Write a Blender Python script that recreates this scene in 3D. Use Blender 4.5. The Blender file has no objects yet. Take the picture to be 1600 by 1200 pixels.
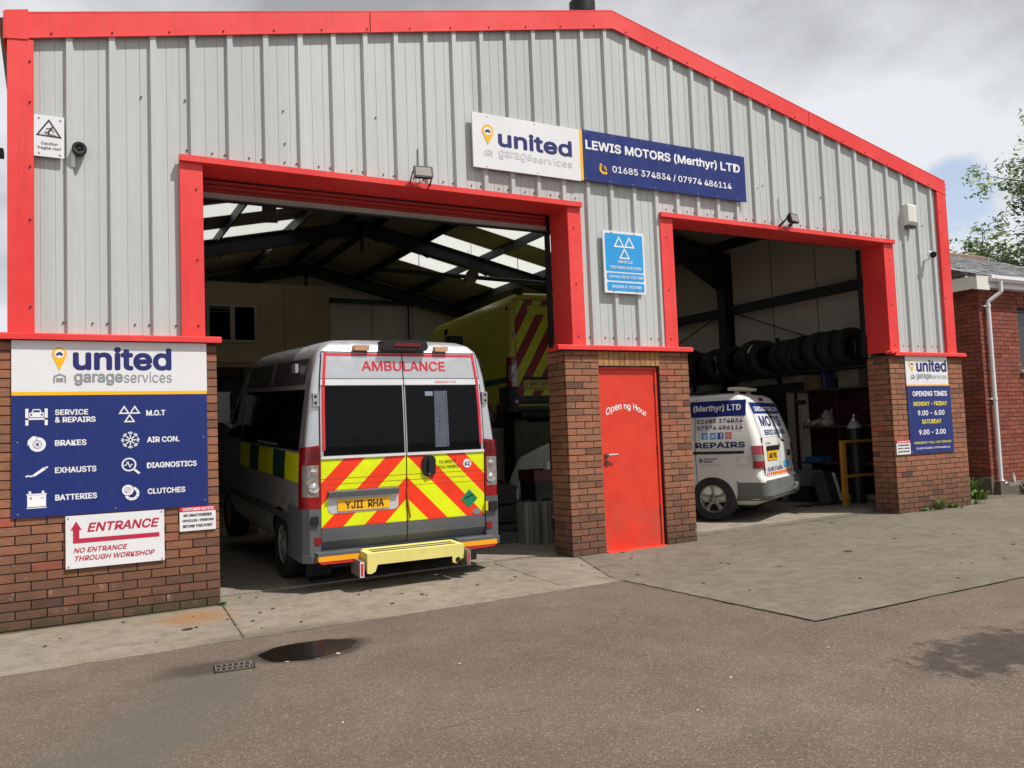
import bpy, math, random, os
from mathutils import Vector, Matrix
R = math.radians
random.seed(7)
SC = bpy.context.scene
COL = SC.collection

# ------------------------------------------------------------------ camera
cam = bpy.data.cameras.new('camera')
cam.sensor_width = 36.0
cam.lens = 36.0 * 1303.62 / 1600.0
cam.clip_start = 0.05
cam.clip_end = 3000
cam_o = bpy.data.objects.new('camera', cam)
COL.objects.link(cam_o)
yaw, pitch, roll = 0.503573, 0.0620173, -0.0389081
fwd = Vector((math.sin(yaw)*math.cos(pitch), math.cos(yaw)*math.cos(pitch), math.sin(pitch)))
rgt = Vector((math.cos(yaw), -math.sin(yaw), 0))
upv = rgt.cross(fwd)
r2 = rgt*math.cos(roll) + upv*math.sin(roll)
u2 = upv*math.cos(roll) - rgt*math.sin(roll)
m3 = Matrix((r2, u2, -fwd)).transposed()
cam_o.matrix_world = Matrix.Translation((-1.29720, -7.89327, 1.40079)) @ m3.to_4x4()
SC.camera = cam_o

# ------------------------------------------------------------------ light
SUN_E, SUN_A = R(58), R(38)          # elevation, and angle right of the facade's normal
sun_dir = Vector((math.sin(SUN_A)*math.cos(SUN_E), -math.cos(SUN_A)*math.cos(SUN_E), math.sin(SUN_E)))
sl = bpy.data.lights.new('sun', 'SUN')
sl.energy = 4.9
sl.angle = R(0.8)
sl.color = (1.0, 0.965, 0.92)
so = bpy.data.objects.new('sun', sl)
COL.objects.link(so)
so.rotation_euler = (-sun_dir).to_track_quat('-Z', 'Y').to_euler()

W = bpy.data.worlds.new('World')
SC.world = W
W.use_nodes = True
wn, wl = W.node_tree.nodes, W.node_tree.links
wn.clear()
def wnode(t, **kw):
    n = wn.new(t)
    for k, v in kw.items():
        if k.startswith('i_'):
            n.inputs[int(k[2:])].default_value = v
        else:
            setattr(n, k, v)
    return n
sky = wnode('ShaderNodeTexSky', sky_type='NISHITA', sun_disc=False)
sky.sun_elevation = SUN_E
sky.sun_rotation = math.pi - SUN_A
bg = wnode('ShaderNodeBackground')
bg.inputs['Strength'].default_value = 0.088
out = wnode('ShaderNodeOutputWorld')
tc = wnode('ShaderNodeTexCoord')
# clouds: noise on the view direction projected onto a flat cloud layer
sep = wnode('ShaderNodeSeparateXYZ')
wl.new(tc.outputs['Generated'], sep.inputs[0])
zc = wnode('ShaderNodeMath', operation='MAXIMUM'); wl.new(sep.outputs[2], zc.inputs[0]); zc.inputs[1].default_value = 0.0
za = wnode('ShaderNodeMath', operation='ADD'); wl.new(zc.outputs[0], za.inputs[0]); za.inputs[1].default_value = 0.32
dv = wnode('ShaderNodeVectorMath', operation='DIVIDE')
cb = wnode('ShaderNodeCombineXYZ')
for k in range(3): wl.new(za.outputs[0], cb.inputs[k])
wl.new(tc.outputs['Generated'], dv.inputs[0]); wl.new(cb.outputs[0], dv.inputs[1])
n1 = wnode('ShaderNodeTexNoise'); n1.inputs['Scale'].default_value = 2.1; n1.inputs['Detail'].default_value = 9; n1.inputs['Roughness'].default_value = .56
n1.inputs['Distortion'].default_value = .25
mp = wnode('ShaderNodeMapping'); mp.inputs['Location'].default_value = (3.1, 1.7, .4)
wl.new(dv.outputs[0], mp.inputs[0]); wl.new(mp.outputs[0], n1.inputs['Vector'])
n2 = wnode('ShaderNodeTexNoise'); n2.inputs['Scale'].default_value = 1.35; n2.inputs['Detail'].default_value = 7; n2.inputs['Roughness'].default_value = .52
mp2 = wnode('ShaderNodeMapping'); mp2.inputs['Location'].default_value = (1.3, 8.2, 2.4)
wl.new(dv.outputs[0], mp2.inputs[0]); wl.new(mp2.outputs[0], n2.inputs['Vector'])
cover = wnode('ShaderNodeValToRGB')
cover.color_ramp.elements[0].position = .40; cover.color_ramp.elements[1].position = .50; cover.color_ramp.elements[0].color = (.36, .36, .36, 1)
shade = wnode('ShaderNodeValToRGB')
shade.color_ramp.elements[0].position = .43; shade.color_ramp.elements[0].color = (8.7, 8.9, 9.3, 1)
shade.color_ramp.elements[1].position = .62; shade.color_ramp.elements[1].color = (4.1, 4.2, 4.4, 1)
low = wnode('ShaderNodeMath', operation='MULTIPLY_ADD'); wl.new(sep.outputs[2], low.inputs[0]); low.inputs[1].default_value = .55; low.inputs[2].default_value = -.20
lowc = wnode('ShaderNodeMath', operation='MINIMUM'); wl.new(low.outputs[0], lowc.inputs[0]); lowc.inputs[1].default_value = 0.03
n2a = wnode('ShaderNodeMath', operation='ADD'); wl.new(n2.outputs[0], n2a.inputs[0]); wl.new(lowc.outputs[0], n2a.inputs[1])
wl.new(n2a.outputs[0], shade.inputs[0])
# the breaks in the cloud lie low, beyond the right end of the building; elsewhere the cover is complete
brk = wnode('ShaderNodeVectorMath', operation='DISTANCE'); wl.new(tc.outputs['Generated'], brk.inputs[0]); brk.inputs[1].default_value = (.822, .523, .224)
brr = wnode('ShaderNodeMapRange'); wl.new(brk.outputs['Value'], brr.inputs[0]); brr.inputs[1].default_value = .025; brr.inputs[2].default_value = .11; brr.inputs[3].default_value = -.18; brr.inputs[4].default_value = .42
cadd = wnode('ShaderNodeMath', operation='ADD'); wl.new(n1.outputs[0], cadd.inputs[0]); wl.new(brr.outputs[0], cadd.inputs[1])
wl.new(cadd.outputs[0], cover.inputs[0])
mixc = wnode('ShaderNodeMix', data_type='RGBA')
skg = wnode('ShaderNodeVectorMath', operation='SCALE'); wl.new(sky.outputs[0], skg.inputs[0]); skg.inputs['Scale'].default_value = 1.7
wl.new(cover.outputs[0], mixc.inputs[0]); wl.new(skg.outputs[0], mixc.inputs[6]); wl.new(shade.outputs[0], mixc.inputs[7])
wl.new(mixc.outputs[2], bg.inputs[0]); wl.new(bg.outputs[0], out.inputs[0])

SC.view_settings.view_transform = 'Standard'
SC.view_settings.look = 'None'
SC.view_settings.gamma = 1.0
SC.view_settings.exposure = 0.1
SC.cycles.max_bounces = 8
SC.cycles.diffuse_bounces = 5
SC.cycles.transparent_max_bounces = 12
SC.cycles.use_denoising = True

# ------------------------------------------------------------------ materials
def lin(h):
    if isinstance(h, str):
        h = h.lstrip('#')
        v = [int(h[i:i+2], 16)/255 for i in (0, 2, 4)]
        return tuple((c/12.92 if c <= .04045 else ((c+.055)/1.055)**2.4) for c in v)
    return tuple(h)
class G:
    """small helper to write node graphs"""
    def __init__(s, name):
        s.m = bpy.data.materials.new(name); s.m.use_nodes = True
        s.t = s.m.node_tree; s.n = s.t.nodes; s.l = s.t.links
        s.b = s.n['Principled BSDF']
    def new(s, t, ins=None, **kw):
        n = s.n.new(t)
        for k, v in kw.items(): setattr(n, k, v)
        for k, v in (ins or {}).items(): s.put(n, k, v)
        return n
    def put(s, n, k, v):
        sock = n.inputs[k]
        if isinstance(v, bpy.types.NodeSocket): s.l.new(v, sock)
        else: sock.default_value = v
    def math(s, op, a, b=0.0, clamp=False):
        n = s.new('ShaderNodeMath', operation=op, use_clamp=clamp); s.put(n, 0, a); s.put(n, 1, b); return n.outputs[0]
    def obj(s): return s.new('ShaderNodeTexCoord').outputs['Object']
    def pos(s): return s.new('ShaderNodeNewGeometry').outputs['Position']
    def noise(s, scale, vec=None, detail=4, rough=.55, dist=0):
        n = s.new('ShaderNodeTexNoise', {'Scale': scale, 'Detail': detail, 'Roughness': rough, 'Distortion': dist})
        s.l.new(vec or s.pos(), n.inputs['Vector']); return n.outputs[0]
    def map(s, vec, scale=(1, 1, 1), loc=(0, 0, 0), rot=(0, 0, 0)):
        return s.new('ShaderNodeMapping', {'Vector': vec, 'Scale': scale, 'Location': loc, 'Rotation': rot}).outputs[0]
    def ramp(s, v, stops):
        n = s.new('ShaderNodeValToRGB'); e = n.color_ramp.elements
        while len(e) < len(stops): e.new(.5)
        for x, (p, c) in zip(e, stops):
            x.position = p; x.color = (c, c, c, 1) if isinstance(c, (int, float)) else (*c[:3], 1)
        s.l.new(v, n.inputs[0]); return n.outputs[0]
    def mix(s, f, a, b, mode='MIX'):
        n = s.new('ShaderNodeMix', data_type='RGBA', blend_type=mode)
        for k, v in ((0, f), (6, a), (7, b)):
            if isinstance(v, tuple) and len(v) == 3: v = (*v, 1)
            s.put(n, k, v)
        return n.outputs[2]
    def bump(s, h, strength=.3, dist=.01):
        n = s.new('ShaderNodeBump', {'Strength': strength, 'Distance': dist, 'Height': h})
        s.l.new(n.outputs[0], s.b.inputs['Normal'])
    def set(s, **kw):
        for k, v in kw.items():
            k = {'col': 'Base Color', 'rough': 'Roughness', 'metal': 'Metallic', 'spec': 'Specular IOR Level', 'coat': 'Coat Weight'}[k]
            if k == 'Base Color' and isinstance(v, tuple) and len(v) == 3: v = (*v, 1)
            s.put(s.b, k, v)
        return s
_mats = {}
def M(name, col=None, rough=.5, metal=0, spec=.5, coat=0, var=.12, scale=2.5, bump=0, dirt=0):
    """painted / plastic / metal surface with slight uneven wear"""
    if name in _mats: return _mats[name]
    g = G(name); c = lin(col)
    n = g.noise(scale, detail=6, rough=.6)
    f = g.ramp(n, [(.3, 1-var), (.7, 1+var*.4)])
    cc = g.mix(1.0, c, f, 'MULTIPLY')
    if dirt:
        d = g.ramp(g.noise(scale*5, detail=8, rough=.7), [(.52, 0), (.75, 1)])
        cc = g.mix(g.math('MULTIPLY', d, dirt), cc, lin('#5a5046'))
    rr = g.ramp(g.noise(scale*3), [(.3, max(rough-.06, .02)), (.7, min(rough+.1, 1))])
    g.set(col=cc, rough=rr, metal=metal, spec=spec, coat=coat)
    if bump: g.bump(g.noise(scale*14, detail=6), bump, .004)
    _mats[name] = g.m
    return g.m

def mat_asphalt():
    g = G('asphalt'); p = g.pos()
    big = g.noise(.55, p, 5, .6)
    mid = g.noise(3.2, p, 6, .65)
    fine = g.noise(95, p, 4, .75)
    vo = g.new('ShaderNodeTexVoronoi', {'Vector': p, 'Scale': 130.0}); vor = vo.outputs['Distance']
    stone = g.new('ShaderNodeSeparateColor', {0: vo.outputs['Color']}).outputs[0]
    c = g.ramp(big, [(.3, lin('#5c5147')), (.55, lin('#695c51')), (.75, lin('#736457'))])
    c = g.mix(g.ramp(mid, [(.35, .0), (.7, .6)]), c, lin('#564b41'))
    c = g.mix(g.ramp(g.noise(1.3, g.map(p, (1, .35, 1), rot=(0, 0, R(20))), 6, .6), [(.55, 0), (.75, .5)]), c, lin('#4d453d'))
    c = g.mix(1.0, c, g.ramp(fine, [(.3, .72), (.5, .98), (.72, 1.22)]), 'MULTIPLY')
    c = g.mix(g.ramp(stone, [(.90, 0), (.94, .40)]), c, lin('#9a8f82'))
    c = g.mix(g.ramp(stone, [(.08, .5), (.12, 0)]), c, lin('#3c3630'))
    # hairline cracks, broken up
    cv = g.new('ShaderNodeVectorMath', {0: p, 1: g.new('ShaderNodeVectorMath', {0: g.new('ShaderNodeTexNoise', {'Vector': p, 'Scale': 1.6, 'Detail': 6}).outputs[1], 'Scale': .7}, operation='SCALE').outputs[0]}, operation='ADD').outputs[0]
    ck = g.new('ShaderNodeTexVoronoi', {'Vector': cv, 'Scale': .55}, feature='DISTANCE_TO_EDGE').outputs['Distance']
    ckm = g.math('MULTIPLY', g.ramp(ck, [(.0, 1), (.0045, 0)]), g.ramp(g.noise(.9, p, 3), [(.53, 0), (.62, .5)]))
    c = g.mix(ckm, c, lin('#2c2723'))
    # long damp stain running away from the drain, and damp ring near the puddle
    sx = g.new('ShaderNodeSeparateXYZ', {0: p}); X, Y = sx.outputs[0], sx.outputs[1]
    wob = g.math('MULTIPLY', g.math('SUBTRACT', g.noise(2.2, p, 5, .6), .5), .75)
    # distance from the trail line (-0.35,-2.3)->(-1.15,-3.7)
    d = g.math('ABSOLUTE', g.math('ADD', g.math('ADD', g.math('MULTIPLY', g.math('ADD', X, .35), .868), g.math('MULTIPLY', g.math('ADD', Y, 2.3), -.496)), wob))
    along = g.math('ADD', g.math('MULTIPLY', g.math('ADD', X, .35), -.496), g.math('MULTIPLY', g.math('ADD', Y, 2.3), -.868))
    m1 = g.math('MULTIPLY', g.ramp(d, [(.16, 1), (.5, 0)]), g.math('MULTIPLY', g.ramp(along, [(0.0, 0), (.12, 1)]), .85))
    c = g.mix(g.math('MULTIPLY', m1, g.ramp(g.noise(4.5, p, 6, .65), [(.3, .95), (.7, .35)])), c, lin('#56514a'))
    # damp halo round drain and puddle (ellipse)
    def ell(cx, cy, rx, ry, wv, lo, hi):
        ex = g.math('DIVIDE', g.math('SUBTRACT', X, cx), rx); ey = g.math('DIVIDE', g.math('SUBTRACT', Y, cy), ry)
        e = g.math('ADD', g.math('SQRT', g.math('ADD', g.math('MULTIPLY', ex, ex), g.math('MULTIPLY', ey, ey))), g.math('MULTIPLY', wob, wv))
        return g.ramp(e, [(lo, 1), (hi, 0)])
    m2 = g.math('MAXIMUM', ell(.24, -2.12, .46, .30, .9, .80, 1.25), g.math('MULTIPLY', ell(-.42, -2.16, .42, .20, 1.6, .5, 1.2), .8))
    c = g.mix(g.math('MULTIPLY', m2, .88), c, lin('#352f28'))
    # damp, broken patch at the right
    ex = g.math('DIVIDE', g.math('SUBTRACT', X, 3.75), 1.0); ey = g.math('DIVIDE', g.math('ADD', Y, 4.85), .42)
    e = g.math('ADD', g.math('SQRT', g.math('ADD', g.math('MULTIPLY', ex, ex), g.math('MULTIPLY', ey, ey))), g.math('MULTIPLY', g.math('SUBTRACT', g.noise(5.5, p, 8, .72), .5), 2.6))
    m3_ = g.ramp(e, [(.62, 1), (.92, .0)])
    c = g.mix(g.math('MULTIPLY', m3_, .85), c, g.mix(1.0, lin('#3a322c'), g.ramp(g.noise(14, p, 6, .75), [(.3, .45), (.7, 1.4)]), 'MULTIPLY'))
    wet = g.math('MAXIMUM', g.math('MULTIPLY', m2, .5), g.math('MULTIPLY', m3_, .4))
    g.set(col=c, rough=g.math('SUBTRACT', .92, g.math('MULTIPLY', wet, .22)), spec=.28)
    h = g.math('ADD', g.math('MULTIPLY', vor, .6), g.math('ADD', g.math('MULTIPLY', fine, .8), g.math('MULTIPLY', mid, 1.5)))
    g.bump(h, .55, .006)
    return g.m
def mat_concrete(name, a, b, dark, rust=False, scale=1.0, lines=False):
    g = G(name); p = g.pos()
    big = g.noise(.8*scale, p, 6, .62); mid = g.noise(6*scale, p, 7, .7); fine = g.noise(120, p, 3, .7)
    c = g.mix(g.ramp(big, [(.33, 0), (.68, 1)]), lin(a), lin(b))
    c = g.mix(g.ramp(mid, [(.44, 0), (.70, .75)]), c, lin(dark))
    c = g.mix(g.ramp(g.noise(1.7*scale, g.map(p, (.5, 1, 1), rot=(0, 0, R(-25))), 7, .68), [(.56, 0), (.74, .55)]), c, lin(dark))
    c = g.mix(1.0, c, g.ramp(fine, [(.3, .72), (.5, 1.0), (.72, 1.2)]), 'MULTIPLY')
    sp = g.ramp(g.noise(38, p, 2, .5), [(.70, 0), (.76, .45)])
    c = g.mix(sp, c, lin('#aba08c'))
    if lines:   # brushed / trowel scratches
        v = g.map(p, (3, 34, 1), rot=(0, 0, R(38)))
        c = g.mix(g.ramp(g.noise(1.4, v, 4, .6), [(.58, 0), (.7, .35)]), c, lin('#a89c88'))
    if rust:
        sx = g.new('ShaderNodeSeparateXYZ', {0: p}); X, Y = sx.outputs[0], sx.outputs[1]
        wob = g.math('MULTIPLY', g.math('SUBTRACT', g.noise(5, p, 6, .7), .5), 1.2)
        ex = g.math('DIVIDE', g.math('ADD', X, .28), .42); ey = g.math('DIVIDE', g.math('ADD', Y, .42), .42)
        e = g.math('ADD', g.math('SQRT', g.math('ADD', g.math('MULTIPLY', ex, ex), g.math('MULTIPLY', ey, ey))), wob)
        c = g.mix(g.ramp(e, [(.2, .75), (1.0, 0)]), c, lin('#8a6038'))
        # moss line and grime against the wall
        ww = g.math('ADD', g.math('MULTIPLY', Y, -1.0), g.math('MULTIPLY', wob, .12))
        c = g.mix(g.math('MULTIPLY', g.ramp(ww, [(.0, .75), (.09, 0)]), g.math('LESS_THAN', X, .0)), c, lin('#4a4630'))
        # damp grey toward the drain
        ex = g.math('DIVIDE', g.math('SUBTRACT', X, .15), .9); ey = g.math('DIVIDE', g.math('ADD', Y, 1.7), .5)
        e = g.math('ADD', g.math('SQRT', g.math('ADD', g.math('MULTIPLY', ex, ex), g.math('MULTIPLY', ey, ey))), g.math('MULTIPLY', wob, .4))
        c = g.mix(g.ramp(e, [(.5, .8), (1.05, 0)]), c, lin('#5d554a'))
    g.set(col=c, rough=.9, spec=.3)
    g.bump(g.math('ADD', g.math('MULTIPLY', fine, .5), g.math('MULTIPLY', mid, 1.2)), .45, .006)
    return g.m
def mat_brick(name, stops, dirtz=True):
    g = G(name); p = g.pos()
    at = g.new('ShaderNodeAttribute', attribute_name='tint').outputs['Fac']
    c = g.ramp(at, stops)
    # drag-wire texture inside the brick
    v = g.map(p, (5, 5, 60), rot=(0, R(6), 0))
    dr = g.noise(2.2, v, 5, .65)
    c = g.mix(1.0, c, g.ramp(dr, [(.3, .62), (.55, 1.0), (.75, 1.15)]), 'MULTIPLY')
    blot = g.noise(7, p, 5, .6)
    c = g.mix(g.ramp(blot, [(.45, 0), (.75, .4)]), c, lin('#5d4636'))
    wh = g.ramp(g.noise(13, p, 6, .65), [(.61, 0), (.72, .7)])
    sx = g.new('ShaderNodeSeparateXYZ', {0: p})
    if dirtz:
        zz = g.math('ADD', sx.outputs[2], g.math('MULTIPLY', g.math('SUBTRACT', g.noise(3, p), .5), .5))
        c = g.mix(g.ramp(zz, [(.1, .72), (.85, .0)]), c, lin('#4a3a30'))
        low = g.ramp(zz, [(.25, 1), (1.3, .22)])
        c = g.mix(g.math('MULTIPLY', wh, low), c, lin('#a79a8b'))
        c = g.mix(g.ramp(zz, [(.0, .8), (.12, 0)]), c, lin('#3f3d2a'))
    g.set(col=c, rough=.88, spec=.3)
    g.bump(g.math('ADD', dr, g.math('MULTIPLY', g.noise(60, p, 4, .7), .6)), .5, .006)
    return g.m
def mat_chevron(name, red, yel, half, ztop, dx=0.0, k=1.0):
    g = G(name); s = g.new('ShaderNodeSeparateXYZ', {0: g.obj()})
    ax = g.math('ABSOLUTE', g.math('SUBTRACT', s.outputs[0], dx))
    t = g.math('DIVIDE', g.math('SUBTRACT', ax, g.math('MULTIPLY', g.math('SUBTRACT', ztop, s.outputs[2]), k)), half)
    w = g.math('MODULO', g.math('ADD', t, 40.0), 2.0)
    c = g.mix(g.math('GREATER_THAN', w, 1.0), lin(red), lin(yel))
    n = g.ramp(g.noise(4, detail=5), [(.3, .86), (.7, 1.05)])
    g.set(col=g.mix(1.0, c, n, 'MULTIPLY'), rough=.38, spec=.4)
    return g.m
def mat_glass(name, tint=.25, refl=.05):
    g = G(name)
    tr = g.new('ShaderNodeBsdfTransparent', {0: (tint, tint*1.02, tint*1.05, 1)})
    gl = g.new('ShaderNodeBsdfGlossy', {0: (.9, .93, 1, 1), 'Roughness': .04})
    mx = g.new('ShaderNodeMixShader', {0: refl}); g.l.new(tr.outputs[0], mx.inputs[1]); g.l.new(gl.outputs[0], mx.inputs[2])
    g.l.new(mx.outputs[0], g.n['Material Output'].inputs[0])
    return g.m
def mat_rooflight():
    g = G('rooflight_sheet')
    a = g.new('ShaderNodeBsdfTranslucent', {0: (.56, .57, .53, 1)}); b = g.new('ShaderNodeBsdfDiffuse', {0: (.5, .5, .47, 1)})
    mx = g.new('ShaderNodeMixShader', {0: .3}); g.l.new(a.outputs[0], mx.inputs[1]); g.l.new(b.outputs[0], mx.inputs[2])
    g.l.new(mx.outputs[0], g.n['Material Output'].inputs[0])
    return g.m
def mat_cladding():
    g = G('grey_cladding'); p = g.pos()
    v = g.map(p, (9, 1, .55))
    streak = g.noise(1.0, v, 6, .6); big = g.noise(.7, p, 4)
    c = g.mix(g.ramp(streak, [(.4, 0), (.75, .35)]), lin('#b8bcba'), lin('#a0a3a0'))
    c = g.mix(g.ramp(big, [(.4, 0), (.7, .25)]), c, lin('#adaeaa'))
    sh_ = g.math('FLOOR', g.math('DIVIDE', g.math('ADD', g.new('ShaderNodeSeparateXYZ', {0: p}).outputs[0], 1.30), 1.0005))
    wn_ = g.new('ShaderNodeTexWhiteNoise', {'W': sh_}, noise_dimensions='1D').outputs[0]
    c = g.mix(1.0, c, g.ramp(wn_, [(0, .93), (1, 1.05)]), 'MULTIPLY')
    run = g.noise(1.0, g.map(p, (26, 1, .35)), 5, .7)
    c = g.mix(g.ramp(run, [(.60, 0), (.74, .42)]), c, lin('#84857c'))
    spots = g.ramp(g.noise(30, p, 3, .6), [(.74, 0), (.8, .5)])
    c = g.mix(spots, c, lin('#7d7c72'))
    g.set(col=c, rough=.48, spec=.4)
    g.bump(g.noise(1.6, g.map(p, (3, 1, .7)), 3), .12, .02)
    return g.m
MA = mat_asphalt()
MC1 = mat_concrete('pale_concrete', '#7d7465', '#897f71', '#61584b', rust=True)
MC2 = mat_concrete('grey_concrete', '#665f54', '#736a5d', '#534c43', lines=True)
MC3 = mat_concrete('workshop_floor', '#827a6e', '#948a7c', '#5c554c')
BRK = [(0, lin('#5d4237')), (.25, lin('#815a47')), (.5, lin('#97684f')), (.75, lin('#9f674e')), (.92, lin('#a75c47')), (1, lin('#ab5443'))]
MB1 = mat_brick('brown_brick', BRK)
MB2 = mat_brick('red_brick', [(0, lin('#6f3a30')), (.5, lin('#8a4a3c')), (1, lin('#96584a'))], False)
MB3 = mat_brick('buff_soldier_brick', [(0, lin('#9a7048')), (.5, lin('#b08454')), (1, lin('#a87a50'))], False)
MMORT = M('dark_mortar', '#43362c', .95, var=.3, scale=9)
MCLAD = mat_cladding()
def mat_flashing():
    g = G('red_flashing'); p = g.pos()
    c = g.mix(g.ramp(g.noise(.9, p, 5, .6), [(.35, 0), (.7, 1)]), lin('#d92f2f'), lin('#e64a46'))
    st = g.noise(1.0, g.map(p, (14, 14, .9)), 6, .65)
    c = g.mix(g.ramp(st, [(.52, 0), (.78, .35)]), c, lin('#9c2622'))
    sc = g.noise(22, p, 6, .7)
    c = g.mix(g.ramp(sc, [(.66, 0), (.72, .45)]), c, lin('#6e3a34'))
    g.set(col=c, rough=g.ramp(st, [(.3, .38), (.7, .6)]), spec=.4)
    g.bump(g.noise(1.7, p, 3), .18, .03)
    return g.m
MRED = mat_flashing()
def mat_door():
    g = G('red_door_paint'); p = g.pos(); z = g.new('ShaderNodeSeparateXYZ', {0: p}).outputs[2]
    c = g.mix(g.ramp(g.noise(2.2, p, 5, .6), [(.35, 0), (.7, 1)]), lin('#cc3320'), lin('#dc4029'))
    sm = g.noise(3.0, g.map(p, (2.2, 1, 1), rot=(0, R(35), 0)), 7, .7)
    low = g.ramp(z, [(.06, 1), (.75, .12)])
    c = g.mix(g.math('MULTIPLY', g.ramp(sm, [(.42, 0), (.7, .75)]), low), c, lin('#8f5445'))
    c = g.mix(g.ramp(g.noise(26, p, 5, .7), [(.68, 0), (.73, .5)]), c, lin('#8a2b1e'))
    g.set(col=c, rough=g.ramp(sm, [(.3, .36), (.7, .58)]), spec=.4)
    g.bump(g.noise(2.5, p, 3), .12, .02)
    return g.m
MDOOR = mat_door()
MWHITE = M('white_board', '#dcdcde', .4, var=.05)
MNAVY = M('navy_board', '#12276c', .38, var=.08)
MYEL = M('sign_yellow', '#f2b705', .4)
MNAVYT = M('navy_lettering', '#1d2368', .4)
MGREYT = M('grey_lettering', '#8d9090', .45)
MLGREYT = M('faded_lettering', '#cfd0d2', .45)
MWT = M('white_lettering', '#e8e8ea', .4)
MBLK = M('black_plastic', '#141414', .5)
MBLKT = M('black_lettering', '#1b1b1b', .5)
MCRIM = M('crimson_print', '#b8203f', .45)
MPRED = M('red_print', '#cf2035', .42)
MSKY = M('blue_board', '#2497d8', .4, var=.08)
MSTEEL = M('dark_steel', '#33363b', .55, metal=.2, var=.3)
MSILV = M('bright_steel', '#b9bbbd', .3, metal=.9)
MLIN = M('cream_liner', '#cdc8bb', .7, var=.12, scale=.9)
MLIN2 = M('roof_liner', '#a5a093', .75, var=.15, scale=.9)
MROOFL = mat_rooflight()
MTYRE = M('tyre_rubber', '#232322', .7, var=.25, scale=6)
MSCREW = M('screw_head', '#4a4a4a', .45, metal=.5)

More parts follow.
